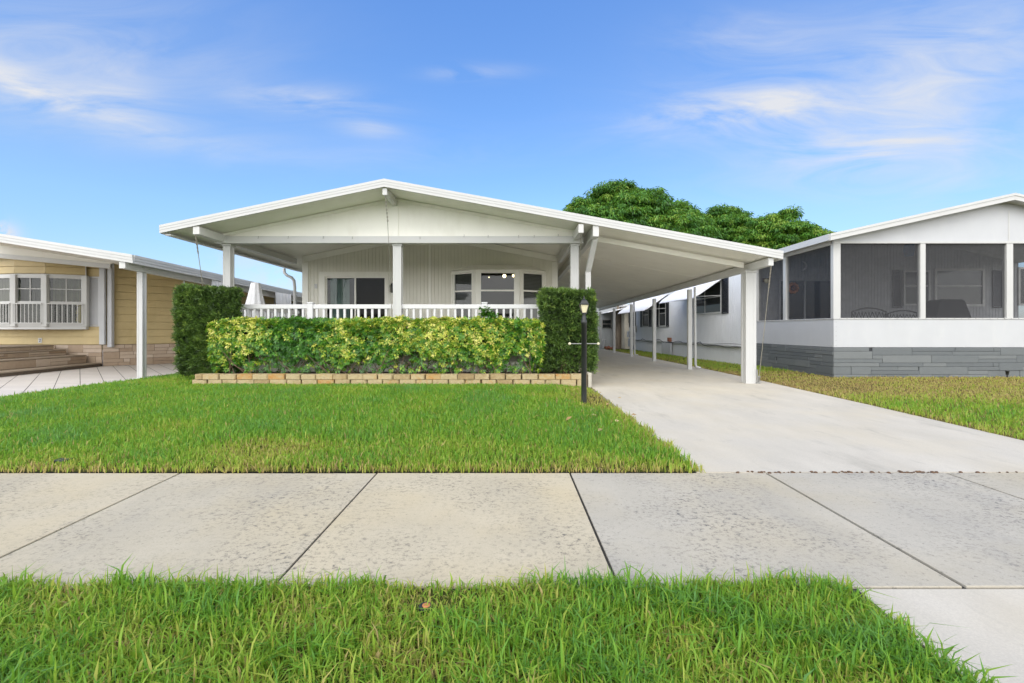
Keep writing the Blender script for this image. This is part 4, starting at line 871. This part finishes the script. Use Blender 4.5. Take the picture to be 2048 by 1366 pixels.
# furniture and ornaments on the screened porch
def ironchair(u0, u1, Y, vt, lab):
    x0, x1 = X(u0, Y), X(u1, Y); zt = Z(vt, Y); t = thing('garden_bench', lab, 'bench', ((x0+x1)/2, Y+.2, .66), 'black iron seats on the screened porch'); m = MB(); xc = (x0+x1)/2; w = (x1-x0)/2
    arc = [(x0+(x1-x0)*i/12, Y, zt-.10*((i/6-1)**2)) for i in range(13)]; m.tube(arc, .018, 8); m.tube([(x0, Y, zt-.10), (x0, Y+.02, 1.1)], .016, 8); m.tube([(x1, Y, zt-.10), (x1, Y+.02, 1.1)], .016, 8); m.tube([(x0, Y+.02, 1.12), (x1, Y+.02, 1.12)], .016, 8)
    nn = 5
    for k in range(nn):
        a = x0+(x1-x0)*k/nn; b = x0+(x1-x0)*(k+1)/nn; c_ = (a+b)/2; m.tube([(a, Y, 1.12), (a+.02, Y, 1.3), (c_, Y, zt-.10), (b-.02, Y, 1.3), (b, Y, 1.12)], .011, 6); m.tube([(a, Y, zt-.10), (c_, Y, 1.36), (b, Y, zt-.10)], .010, 6)
    m.build('backrest', M['black'], t)
    m = MB(); m.box(x0, x1, Y+.02, Y+.5, 1.06, 1.10); m.build('seat', M['black'], t, .01)
    for a in (x0+.03, x1-.03):
        for y in (Y+.04, Y+.46): m = MB(); m.tube([(a, y, 1.06), (a, y, .66)], .018, 8); m.build('leg', M['black'], t)
ironchair(1704, 1772, 12.3, 616, 'black iron bench with a looped back, left one behind the porch screen')
ironchair(1774, 1840, 12.35, 621, 'black iron bench with a looped back between the other bench and the covered grill')
gx0, gx1, gy = X(1872, 12.4), X(1946, 12.4), 12.4
t = thing('grill', 'grill under a black cover standing behind the porch screen', 'grill', ((gx0+gx1)/2, gy+.25, .66))
m = MB(); zt = Z(598, gy); v = []
for z, e in ((.68, .02), (1.25, .0), (1.48, .03), (zt-.04, .17), (zt, .24)):
    v += [(gx0+e, gy+e*.4, z), (gx1-e*.8, gy+e*.4, z), (gx1-e*.8, gy+.55-e*.4, z), (gx0+e, gy+.55-e*.4, z)]
fs = [(4*j+i, 4*j+(i+1) % 4, 4*j+4+(i+1) % 4, 4*j+4+i) for j in range(4) for i in range(4)]+[(16, 17, 18, 19)]; m.add(v, fs); m.build('cover', M['fabric'], t, .02)
m = MB()
for a in (gx0+.08, gx1-.08): m.lathe(a, gy+.28, [(.05, .66), (.05, .70)], 10)
m.build('casters', M['greymetal'], t)
def orn(name, lab, cat, u, v, Y, fn):
    c = at(u, v, Y); t = thing(name, lab, cat, c, None); fn(t, c)
def f_flower(t, c):
    m = MB(); m.ball(c.x, c.y, c.z, .055, 12); m.build('centre', M['terracotta'], t); m = MB()
    for k in range(10):
        a = k*math.pi/5; m.ball(c.x+.13*math.cos(a), c.y+.02, c.z+.13*math.sin(a), .055, 8)
    m.build('petals', M['orange'], t)
orn('flower_ornament', 'round orange flower-shaped wall ornament seen through the side screen', 'ornament', 1587, 576, YI-.12, f_flower)
def f_moon(t, c):
    m = MB(); n = 14; v = []
    for k in range(n): a = -math.pi*.55+math.pi*1.1*k/(n-1); v.append((c.x+.11*math.cos(a), c.y, c.z+.13*math.sin(a)))
    m.tube(v, [.004+.028*math.sin(math.pi*k/(n-1)) for k in range(n)], 8); m.build('crescent', M['curtain'], t)
orn('moon_ornament', 'pale crescent ornament high on the wall behind the side screen', 'ornament', 1605, 532, YI-.1, f_moon)
def f_wind(t, c):
    m = MB(); m.lathe(c.x, c.y, [(.11, c.z-.17), (.13, c.z), (.12, c.z+.15)], 16); m.build('shade', M['blue'], t); m = MB(); m.tube([(c.x, c.y, c.z+.14), (c.x, c.y, c.z+.55)], .006, 5); m.build('cord', M['steel'], t)
orn('lantern', 'blue cloth lantern hanging near the top of the screened porch', 'lantern', 1818, 500, 13.2, f_wind)
def f_bird(t, c):
    m = MB(); m.ball(c.x, c.y, c.z, .07, 10, 1.1); m.build('body', M['ivory'], t); m = MB(); m.box(c.x-.10, c.x+.10, c.y+.03, c.y+.05, c.z-.02, c.z+.09); m.build('board', M['twig'], t)
orn('birdhouse', 'small yellow ornament on the wall just right of the big carport post', 'ornament', 1533, 562, YI-.12, f_bird)
# long ribbed side wall with skirting
def wx(y): return 7.35-.045*(y-14.7)
W0 = (wx(14.62), 14.62); W1 = (wx(27), 27.0)
m = MB(); ribwall(m, W1, W0, lambda t: .60, lambda t: 3.3, .12, .016); ribwall(m, W0, (SX+.2, 14.62), lambda t: 0, lambda t: 3.3); m.build('wall', M['shadesiding'], sh)
m = MB(); off = Vector((.03, 0)); ribwall(m, (W1[0]+.03, W1[1]), (W0[0]+.03, W0[1]), lambda t: -.02, lambda t: .575, .12, .016); m.build('skirting', M['shadesiding'], sh)
m = MB(); m.beam((W1[0]-.01, W1[1], .585), (W0[0]-.01, W0[1], .585), .06, .035); m.build('belt_rail', M['white'], sh)
Q = Pl(W1, W0)
def tw(y): return (Vector(W1)-Vector((wx(y), y))).length
window(sh, Q, tw(18.3), tw(16.13), 1.70, 2.85, .06, (2.3,), (tw(17.4),), 'glassdark', 'trim', 'interior', -.003); shutter(sh, Q, tw(16.10), tw(15.68), 1.68, 2.95, 'dark')
for y0, y1 in ((21.25, 22.15), (23.55, 24.55), (26.0, 26.6)):
    window(sh, Q, tw(y1), tw(y0), 1.27, 2.52, .06, (1.9,), (), 'glassdark', 'trim', 'interior', -.003, ('blindgrey', .55)); shutter(sh, Q, tw(y0)+.02, tw(y0)+.32, 1.27, 2.55, 'dark'); shutter(sh, Q, tw(y1)-.32, tw(y1)-.02, 1.27, 2.55, 'dark')
def awning(y0, y1, zt, zl_, proj):
    m = MB(); prof = []
    for k in range(9): s = k/8; prof.append((proj*(s if s < .85 else .85+.15*math.sin((s-.85)/.15*1.57)), zt+(zl_-zt)*s-.07*max(0, s-.8)/.2))
    for th in (0, -.02):
        v = []; fs = []
        for j, y in enumerate((y0, y1)):
            for a, z in prof: q = Q(tw(y), .01+a, z+th); v.append(q)
        n = 9
        for i in range(8): fs.append((i, i+1, n+i+1, n+i) if th == 0 else (n+i, n+i+1, i+1, i))
        m.add(v, fs, True)
    a = m.build('awning', M['curtain'], sh)
    m = MB()
    for y in (y0, y1): m.add([Q(tw(y), .012, zt-.01)]+[Q(tw(y), .012+p_, z-.002) for p_, z in prof[1:]]+[Q(tw(y), .012+proj*.80, zl_+.04)], [tuple(range(10))])
    m.build('side_flap', M['curtain'], a)
    m = MB()
    for y in (y0+.25, y1-.2): m.tube([Q(tw(y), .01, zl_+.03), Q(tw(y), proj*.93, zl_-.02)], .012, 6)
    m.build('brace', M['trim'], a)
awning(16.0, 19.3, 2.93, 2.30, 1.05); awning(21.0, 25.4, 2.75, 2.08, 1.1)
m = MB(); pts = []
for k in range(60): y = 14.7+k*.2; pts.append(Q(tw(y), .05, .56+.02*math.sin(k*.9)+(.10*max(0, math.sin(k*.55)) if 14 < k < 50 else 0)))
m.tube(pts, .012, 6); m.build('cable', M['dark'], sh)
m = MB(); pts = [Q(tw(14.7+k*.2), .045, .66-.003*k+.015*math.sin(k*.4)) for k in range(50)]; m.tube(pts, .010, 6); m.build('cable', M['greymetal'], sh)
m = MB(); Q.box(m, tw(20.9), tw(20.6), .01, .10, .60, .78); m.build('hose_bib', M['terracotta'], sh, .01)
m = MB(); Q.box(m, tw(21.6), tw(20.5), .04, .10, .0, .54); m.build('access_panel', M['whitecool'], sh, .006)
for y, z0, z1, d in ((25.9, 1.0, 1.35, .16), (26.4, .72, 1.05, .30), (26.3, .2, .62, .28)): m = MB(); Q.box(m, tw(y), tw(y-.35), .01, d, z0, z1); m.build('meter_box', M['trim'], sh, .008)
m = MB(); m.tube([(SX-.45, 14.5, .30), (SX-.45, 14.5, .12), (SX-.52, 14.35, .05), (SX-.70, 14.15, .03)], .04, 8); m.build('downspout', M['trim'], sh)
# ------------------------------------------------------------------ behind the carport and far houses
gs = thing('back_building', 'grey ribbed building with a dark louvred window beyond the carport', 'building', (4.8, 29, 0))
m = MB(); ribwall(m, (3.0, 29), (6.75, 29), lambda t: 0, lambda t: 3.2, .15); ribwall(m, (3.0, 34), (3.0, 29), lambda t: 0, lambda t: 3.2, .15); m.build('wall', M['greywall'], gs)
m = MB(); m.box(2.7, 7.0, 28.6, 34, 3.2, 3.32); m.build('roof', M['greywall'], gs)
Q3 = Pl((3.0, 29), (6.75, 29)); window(gs, Q3, X(1204, 29)-3, X(1223, 29)-3, Z(657, 29), Z(639, 29), .04, (Z(648, 29),), (), 'glassdark', 'greymetal', 'dark', -.003)
ut = thing('utility_shed', 'narrow beige shed wall with a dark opening behind the white boxes', 'shed', (7.0, 28, 0))
m = MB(); m.box(6.62, 8.2, 27.4, 30, 0, 2.5); m.build('wall', M['beige'], ut, .02); m = MB(); m.box(6.5, 8.4, 27.2, 30.2, 2.5, 2.62); m.build('roof', M['white'], ut)
m = MB(); m.box(6.86, 7.15, 27.36, 27.398, 1.55, 2.35); m.build('opening', M['dark'], ut)
m = MB(); m.hexa([(5.55, 26.9, 2.12), (7.3, 26.9, 2.55), (7.3, 29, 2.55), (5.55, 29, 2.12), (5.55, 26.9, 2.16), (7.3, 26.9, 2.60), (7.3, 29, 2.60), (5.55, 29, 2.16)]); m.build('awning', M['curtain'], ut, .01)
fh = thing('neighbour_house', 'small white house with a curved awning far behind the yellow house eave', 'house', (-8, 24, 0))
m = MB(); ribwall(m, (-9.55, 23.6), (-6.4, 23.6), lambda t: 0, lambda t: 2.72, .15); ribwall(m, (-9.55, 32), (-9.55, 23.6), lambda t: 0, lambda t: 2.72, .15); m.build('wall', M['whitecool'], fh)
m = MB(); m.box(-9.8, -6.2, 23.3, 32, 2.73, 2.85); m.build('roof', M['white'], fh)
m = MB(); prof = [(-9.5, 2.86), (-10.2, 2.72), (-10.7, 2.52), (-10.95, 2.32), (-11.0, 2.22)]
v = [(x, y, z) for y in (22.9, 25.5) for x, z in prof]; m.add(v, [(i, i+1, 5+i+1, 5+i) for i in range(4)], True); m.add([(x, y, z-.03) for x, y, z in v], [(5+i, 5+i+1, i+1, i) for i in range(4)], True)
a_ = m.build('awning', M['curtain'], fh); m = MB(); m.add([(x, 22.9, z) for x, z in prof]+[(x+.02, 22.9, z-.05) for x, z in prof[::-1]], [tuple(range(10))]); m.build('valance', M['curtain'], a_)
Qf = Pl((-9.55, 23.6), (-6.4, 23.6)); window(fh, Qf, .1, 1.3, 1.2, 2.35, .06, (1.8,), (), 'glassdark', 'trim', 'interior', -.003)
fl = MB(); fl.box(-13.2, -6.3, 22.4, 22.46, 1.05, 1.12); fl.box(-13.2, -6.3, 22.4, 22.46, .12, .18)
x = -13.15
fo = thing('picket_fence', 'white picket fence far behind the porch railing', 'fence', (-9.7, 22.4, 0)); fl.build('rails', M['vinyl'], fo); m = MB()
while x < -6.3: m.box(x, x+.07, 22.36, 22.395, .05, 1.2); x += .14
m.build('pickets', M['vinyl'], fo)
# ------------------------------------------------------------------ trees
def tree(name, label, trunk, lobes, nleaf, seed, tb, lsize, mat='mango'):
    t = thing(name, label, 'tree', (trunk[0], trunk[1], 0), 'trees rising behind the carport roof'); r = np.random.default_rng(seed)
    m = MB(); x, y, rad, zt = trunk; m.tube([(x, y, -.1), (x+.05, y, zt*.25), (x+.2, y+.1, zt*.6), (x+.3, y+.2, zt)], [rad*1.25, rad, rad*.85, rad*.7], 12)
    for (cx, cy, cz, rx, rz) in lobes:
        s = Vector((x+.3, y+.2, zt*.92)); e = Vector((cx, cy, cz)); mid = s.lerp(e, .5)+Vector((0, 0, .3)); m.tube([s, mid, e], [rad*.5, rad*.32, rad*.12], 8)
    m.build('trunk', M['bark'], t)
    vol = np.array([l[3]**2*l[4] for l in lobes]); pr = []
    for (cx, cy, cz, rx, rz), w in zip(lobes, vol/vol.sum()):
        ncl = max(8, int(nleaf*w/110)); d = unit(r.normal(size=(ncl, 3))); d[:, 2] = np.where(d[:, 2] < -.5, -d[:, 2], d[:, 2]); rr_ = r.uniform(.40, 1.12, ncl)**.6
        cc = np.array([cx, cy, cz])+d*np.array([rx, rx*.9, rz])*rr_[:, None]; tc = tb+r.normal(0, .22, ncl)+.12*d[:, 2]; cr = r.uniform(.28, .62, ncl)*lsize[1]
        k = np.repeat(np.arange(ncl), 110); n = len(k); o = r.normal(size=(n, 3)); o = unit(o)*(r.uniform(0, 1, n)**.45)[:, None]; o[:, 2] = np.abs(o[:, 2])*.9-.25
        pos = cc[k]+o*cr[k][:, None]*np.array([1, 1, .8]); dirn = unit(o*np.array([1, 1, .3])+r.normal(0, .35, (n, 3))+np.array([0, 0, -.45])); ln = r.uniform(.7, 1.25, n)*lsize[0]
        pr.append(leaves(pos, dirn, unit(o+np.array([0, 0, .8])+r.normal(0, .25, (n, 3))), ln, ln*.34, np.clip(tc[k]+r.normal(0, .12, n)+.10*o[:, 2], 0, 1), .15, .25))
    np_mesh('crown', *join(pr), M[mat], t)
def lb(u, v, ru, rv, Y, dy=0): c = at(u, v, Y); return (c.x, Y+dy, c.z, ru*Y/F, rv*Y/F)
Yt = 31.0
tree('mango_tree', 'large dense dark green tree with a domed crown behind the middle of the carport roof', (6.38, 28.3, .22, 4.0),
     [lb(1228, 408, 48, 42, Yt), lb(1178, 428, 52, 36, Yt, .5), lb(1290, 425, 50, 42, Yt, -.3), lb(1345, 450, 55, 44, Yt), lb(1240, 470, 90, 40, Yt, -.8), lb(1300, 490, 90, 40, Yt, -1), lb(1385, 482, 50, 40, Yt), lb(1200, 500, 80, 50, Yt), lb(1265, 440, 70, 40, Yt, -.9), lb(1330, 478, 70, 40, Yt, -1.2), lb(1195, 455, 60, 36, Yt, -.9)], 200000, 81, .50, (.22, 1.0))
Yt = 33.0
tree('broadleaf_tree', 'mid-sized green tree between the domed tree and the lighter one', (14.6, 33, .2, 5.0), [lb(1448, 450, 48, 34, Yt), lb(1415, 470, 40, 34, Yt), lb(1470, 490, 60, 40, Yt, -.5), lb(1428, 500, 60, 40, Yt), lb(1445, 475, 60, 34, Yt, -.8), lb(1495, 470, 30, 30, Yt, .4)], 75000, 82, .56, (.21, .95))
Yt = 28.0
tree('broadleaf_tree', 'lighter yellow-green tree with an open ragged crown beside the screened house roof', (16.4, 28, .2, 4.5), [lb(1568, 446, 26, 30, Yt), lb(1530, 470, 40, 34, Yt), lb(1590, 478, 38, 32, Yt), lb(1622, 480, 26, 24, Yt), lb(1545, 510, 60, 34, Yt), lb(1590, 520, 60, 40, Yt), lb(1560, 480, 50, 30, Yt, -.5), lb(1605, 495, 44, 30, Yt, -.5), lb(1510, 492, 34, 30, Yt)], 80000, 83, .70, (.19, .85))
# ------------------------------------------------------------------ small things
hx, hy = X(851, 1.83), 1.83
t = thing('sprinkler_head', 'black pop-up sprinkler head with an orange ring in the verge grass', 'sprinkler', (hx, hy, 0))
m = MB(); m.lathe(hx, hy, [(.022, -.02), (.022, .018), (.027, .020), (.027, .034), (.022, .038)], 20); m.build('body', M['black'], t)
m = MB(); m.lathe(hx+.004, hy-.004, [(.016, .0385), (.016, .041), (.010, .0412), (.008, .040)], 20); m.build('ring', M['orange'], t)
m = MB(); bx, by = X(125, 3.87), 3.87; m.box(bx-.05, bx+.05, by-.04, by+.04, -.02, .036); m.box(bx-.056, bx+.056, by-.046, by+.046, .0365, .044); tag(m.build('valve_box', M['black'], None, .008), 'small black plastic box sunk in the lawn near the sidewalk', 'box')
bx, by = X(2010, 10.95), 10.9; t = thing('path_light', 'short black solar path light in front of the grey stone base', 'path light', (bx, by, 0))
m = MB(); m.tube([(bx, by, -.02), (bx, by, .12)], .014, 8); m.build('stake', M['black'], t); m = MB(); m.lathe(bx, by, [(.028, .07), (.034, .15), (.045, .152), (.045, .165), (.02, .17)], 12); m.build('head', M['black'], t)
cx, cy = X(1207, 26), 26.0; t = thing('folding_chair', 'white folding frame leaning on the ground beyond the last carport posts', 'chair', (cx, cy, 0))
m = MB(); m.tube([(cx-.15, cy, .02), (cx-.02, cy+.1, .62), (cx+.16, cy+.1, .58)], .022, 8); m.tube([(cx-.02, cy, .02), (cx+.1, cy+.1, .6)], .018, 8); m.build('frame', M['trim'], t); m = MB(); m.hexa([(cx-.14, cy-.01, .05), (cx+.02, cy-.01, .05), (cx+.12, cy+.09, .55), (cx-.02, cy+.09, .58), (cx-.14, cy+.01, .05), (cx+.02, cy+.01, .05), (cx+.12, cy+.11, .55), (cx-.02, cy+.11, .58)]); m.build('seat_sling', M['greywall'], t)
m = MB(); 
for k in range(16): m.ball(X(1219, 26.5)+random.gauss(0, .16), 26.5+random.gauss(0, .1), .05+abs(random.gauss(0, .06)), random.uniform(.05, .10), 7, .7)
tag(m.build('brush_pile', M['terracotta']), 'reddish brown heap on the ground by the grey back building', 'heap')
# dead leaves near the lamp post
spots = [(1194, 838), (1170, 806), (1200, 790), (1235, 800), (1212, 815), (1183, 828), (1228, 850), (1150, 795), (1262, 835), (1196, 870), (1131, 850)]
for i, (u, v) in enumerate(spots):
    Y = 930*1.10/(v-660); x = X(u, Y); z = float(lawn_z(x, Y))+.045; r2 = np.random.default_rng(100+i); d = unit(np.column_stack([r2.normal(size=(1, 2)), [[.15]]]))
    o = np_mesh('dead_leaf', *leaves(np.array([[x, Y, z]]), d, np.array([[.2, -.4, 1.]]), np.array([r2.uniform(.07, .12)]), np.array([r2.uniform(.035, .05)]), np.array([r2.uniform(.3, 1)]), .2, .05), M['deadleaf'])
    tag(o, 'dry curled leaf lying on the lawn around the black lamp post', 'leaf', 'dry leaves on the lawn by the lamp post')

# ------------------------------------------------------------------ sky, sun, camera
SUN_EL, SUN_AZ = math.radians(45), math.radians(196)        # azimuth from +Y, clockwise
w = bpy.data.worlds.new('World'); SC.world = w; w.use_nodes = True; nt = w.node_tree; nt.nodes.clear()
out = N(nt, 'OutputWorld'); bg = N(nt, 'Background'); bg.inputs['Strength'].default_value = .15
sky = N(nt, 'TexSky', sky_type='NISHITA', sun_disc=False); sky.sun_elevation = SUN_EL; sky.sun_rotation = SUN_AZ; sky.air_density = 1.0; sky.dust_density = .6; sky.ozone_density = 1.6
tc = N(nt, 'TexCoord'); sp = N(nt, 'SeparateXYZ'); L(nt, tc.outputs['Generated'], sp.inputs[0])
hsv = N(nt, 'HueSaturation'); hsv.inputs['Saturation'].default_value = 1.07; hsv.inputs['Value'].default_value = 1.08; L(nt, mixc(nt, 1.0, sky.outputs[0], ramp(nt, [(0, (.58, .62, .80)), (.22, (.84, .94, 1.02)), (.6, (.94, 1.13, 1.42))], sp.outputs[2]).outputs[0], 'MULTIPLY'), hsv.inputs['Color'])
yq = mth(nt, 'MAXIMUM', sp.outputs[1], .02); px = mth(nt, 'DIVIDE', sp.outputs[0], yq); pz = mth(nt, 'DIVIDE', sp.outputs[2], yq)
cmb = N(nt, 'CombineXYZ'); L(nt, px, cmb.inputs[0]); L(nt, pz, cmb.inputs[1])
def wisps(rot, sc, seed, lo, hi):
    mp = N(nt, 'Mapping'); mp.inputs['Rotation'].default_value = (0, 0, rot); mp.inputs['Scale'].default_value = sc; mp.inputs['Location'].default_value = (seed, seed*.7, 0)
    L(nt, cmb.outputs[0], mp.inputs[0]); return ramp(nt, [(lo, (0, 0, 0)), (hi, (1, 1, 1))], noise(nt, mp.outputs[0], 1.0, 10, .60, 1.2)).outputs[0]
def blob(u, v, ru, rv, ang=0, pw=1.0):
    """soft elliptical cloud region in the direction (u, v)"""
    cx_, cz_ = (u-U0)/F, (V0-v)/F; a = mth(nt, 'SUBTRACT', px, cx_); b = mth(nt, 'SUBTRACT', pz, cz_); ca, sa = math.cos(ang), math.sin(ang)
    A_ = mth(nt, 'DIVIDE', mth(nt, 'ADD', mth(nt, 'MULTIPLY', a, ca), mth(nt, 'MULTIPLY', b, sa)), ru/F); B_ = mth(nt, 'DIVIDE', mth(nt, 'SUBTRACT', mth(nt, 'MULTIPLY', b, ca), mth(nt, 'MULTIPLY', a, sa)), rv/F)
    d = mth(nt, 'ADD', mth(nt, 'MULTIPLY', A_, A_), mth(nt, 'MULTIPLY', B_, B_)); return mth(nt, 'MULTIPLY', mth(nt, 'EXPONENT', mth(nt, 'MULTIPLY', d, -1.0)), pw)
def summ(l):
    s = l[0]
    for q in l[1:]: s = mth(nt, 'ADD', s, q)
    return s
w1 = wisps(-.38, (2.2, 9, 1), 3.1, .32, .74); w2 = wisps(.16, (2.6, 11, 1), 8.4, .34, .74)
c1 = mth(nt, 'MULTIPLY', w1, summ([blob(110, 195, 240, 26, -.33, .85), blob(240, 205, 90, 60, -.5, .55), blob(170, 110, 330, 130, 0, .42), blob(-60, 130, 200, 60, -.4, .6), blob(400, 270, 200, 40, -.2, .25)]))
c2 = mth(nt, 'MULTIPLY', w2, summ([blob(600, 200, 150, 30, -.08, .70), blob(745, 257, 60, 18, -.1, .6), blob(950, 146, 80, 15, 0, .9), blob(1470, 225, 190, 45, .12, 1.0), blob(1700, 200, 330, 110, .1, .5), blob(1680, 315, 220, 50, .15, .6), blob(1500, 75, 140, 50, 0, .4), blob(1900, 120, 260, 150, .3, .5), blob(1900, 350, 260, 70, 0, .4), blob(700, 300, 300, 40, 0, .25)]))
veil = summ([blob(1024, 660, 2200, 140, 0, .16), blob(120, 90, 420, 220, 0, .12), blob(1950, 160, 560, 330, 0, .13)])
cum = mth(nt, 'MULTIPLY', ramp(nt, [(.40, (0, 0, 0)), (.52, (1, 1, 1))], noise(nt, cmb.outputs[0], 22, 5, .6)).outputs[0], summ([blob(0, 470, 34, 22, 0, 1.2), blob(490, 520, 60, 22, 0, .35), blob(560, 560, 60, 20, 0, .4)]))
cov = mth(nt, 'ADD', mth(nt, 'ADD', c1, c2), mth(nt, 'ADD', veil, cum), True)
fwd = mth(nt, 'GREATER_THAN', sp.outputs[1], .05)
# unseen bright dome behind the camera, added to light porch and gable
gen = ramp(nt, [(.35, (.55,)*3), (.75, (1,)*3)], noise(nt, tc.outputs['Generated'], 2.6, 6, .6)).outputs[0]
mk = N(nt, 'Mix', data_type='FLOAT'); L(nt, fwd, mk.inputs[0]); L(nt, gen, mk.inputs[2]); L(nt, cov, mk.inputs[3])
CL = 4.1; CB = 14.0
bkf = mth(nt, 'SUBTRACT', 1.50, mth(nt, 'MULTIPLY', sp.outputs[2], .75)); bk_ = mixc(nt, 1.0, (CB, CB*.975, CB*.93), bkf, 'MULTIPLY')
cc_ = mixc(nt, fwd, bk_, (CL*.97, CL, CL*1.07)); L(nt, mixc(nt, mk.outputs[0], hsv.outputs[0], cc_), bg.inputs[0]); L(nt, bg.outputs[0], out.inputs[0])
sl = bpy.data.lights.new('sun', 'SUN'); sl.energy = .9; sl.angle = math.radians(35); sl.color = (1, .95, .87)
so = bpy.data.objects.new('sun', sl); COL.objects.link(so)
sd = Vector((math.sin(SUN_AZ)*math.cos(SUN_EL), math.cos(SUN_AZ)*math.cos(SUN_EL), math.sin(SUN_EL))); so.rotation_euler = (-sd).to_track_quat('-Z', 'Y').to_euler(); so.location = sd*50
cd = bpy.data.cameras.new('camera'); co = bpy.data.objects.new('camera', cd); COL.objects.link(co); SC.camera = co
cd.sensor_width = 36; cd.lens = 36*F/2048; cd.clip_start = .05; cd.clip_end = 2000; cd.shift_x = 0; cd.shift_y = (V0-683)/2048
co.location = (0, 0, H); co.rotation_euler = (math.pi/2, 0, 0)
SC.view_settings.view_transform = 'Standard'; SC.view_settings.look = 'None'; SC.view_settings.exposure = .38; SC.view_settings.gamma = 1
SC.render.engine = 'CYCLES'; SC.cycles.max_bounces = 10; SC.cycles.diffuse_bounces = 7; SC.cycles.transparent_max_bounces = 16
SC.cycles.use_denoising = True
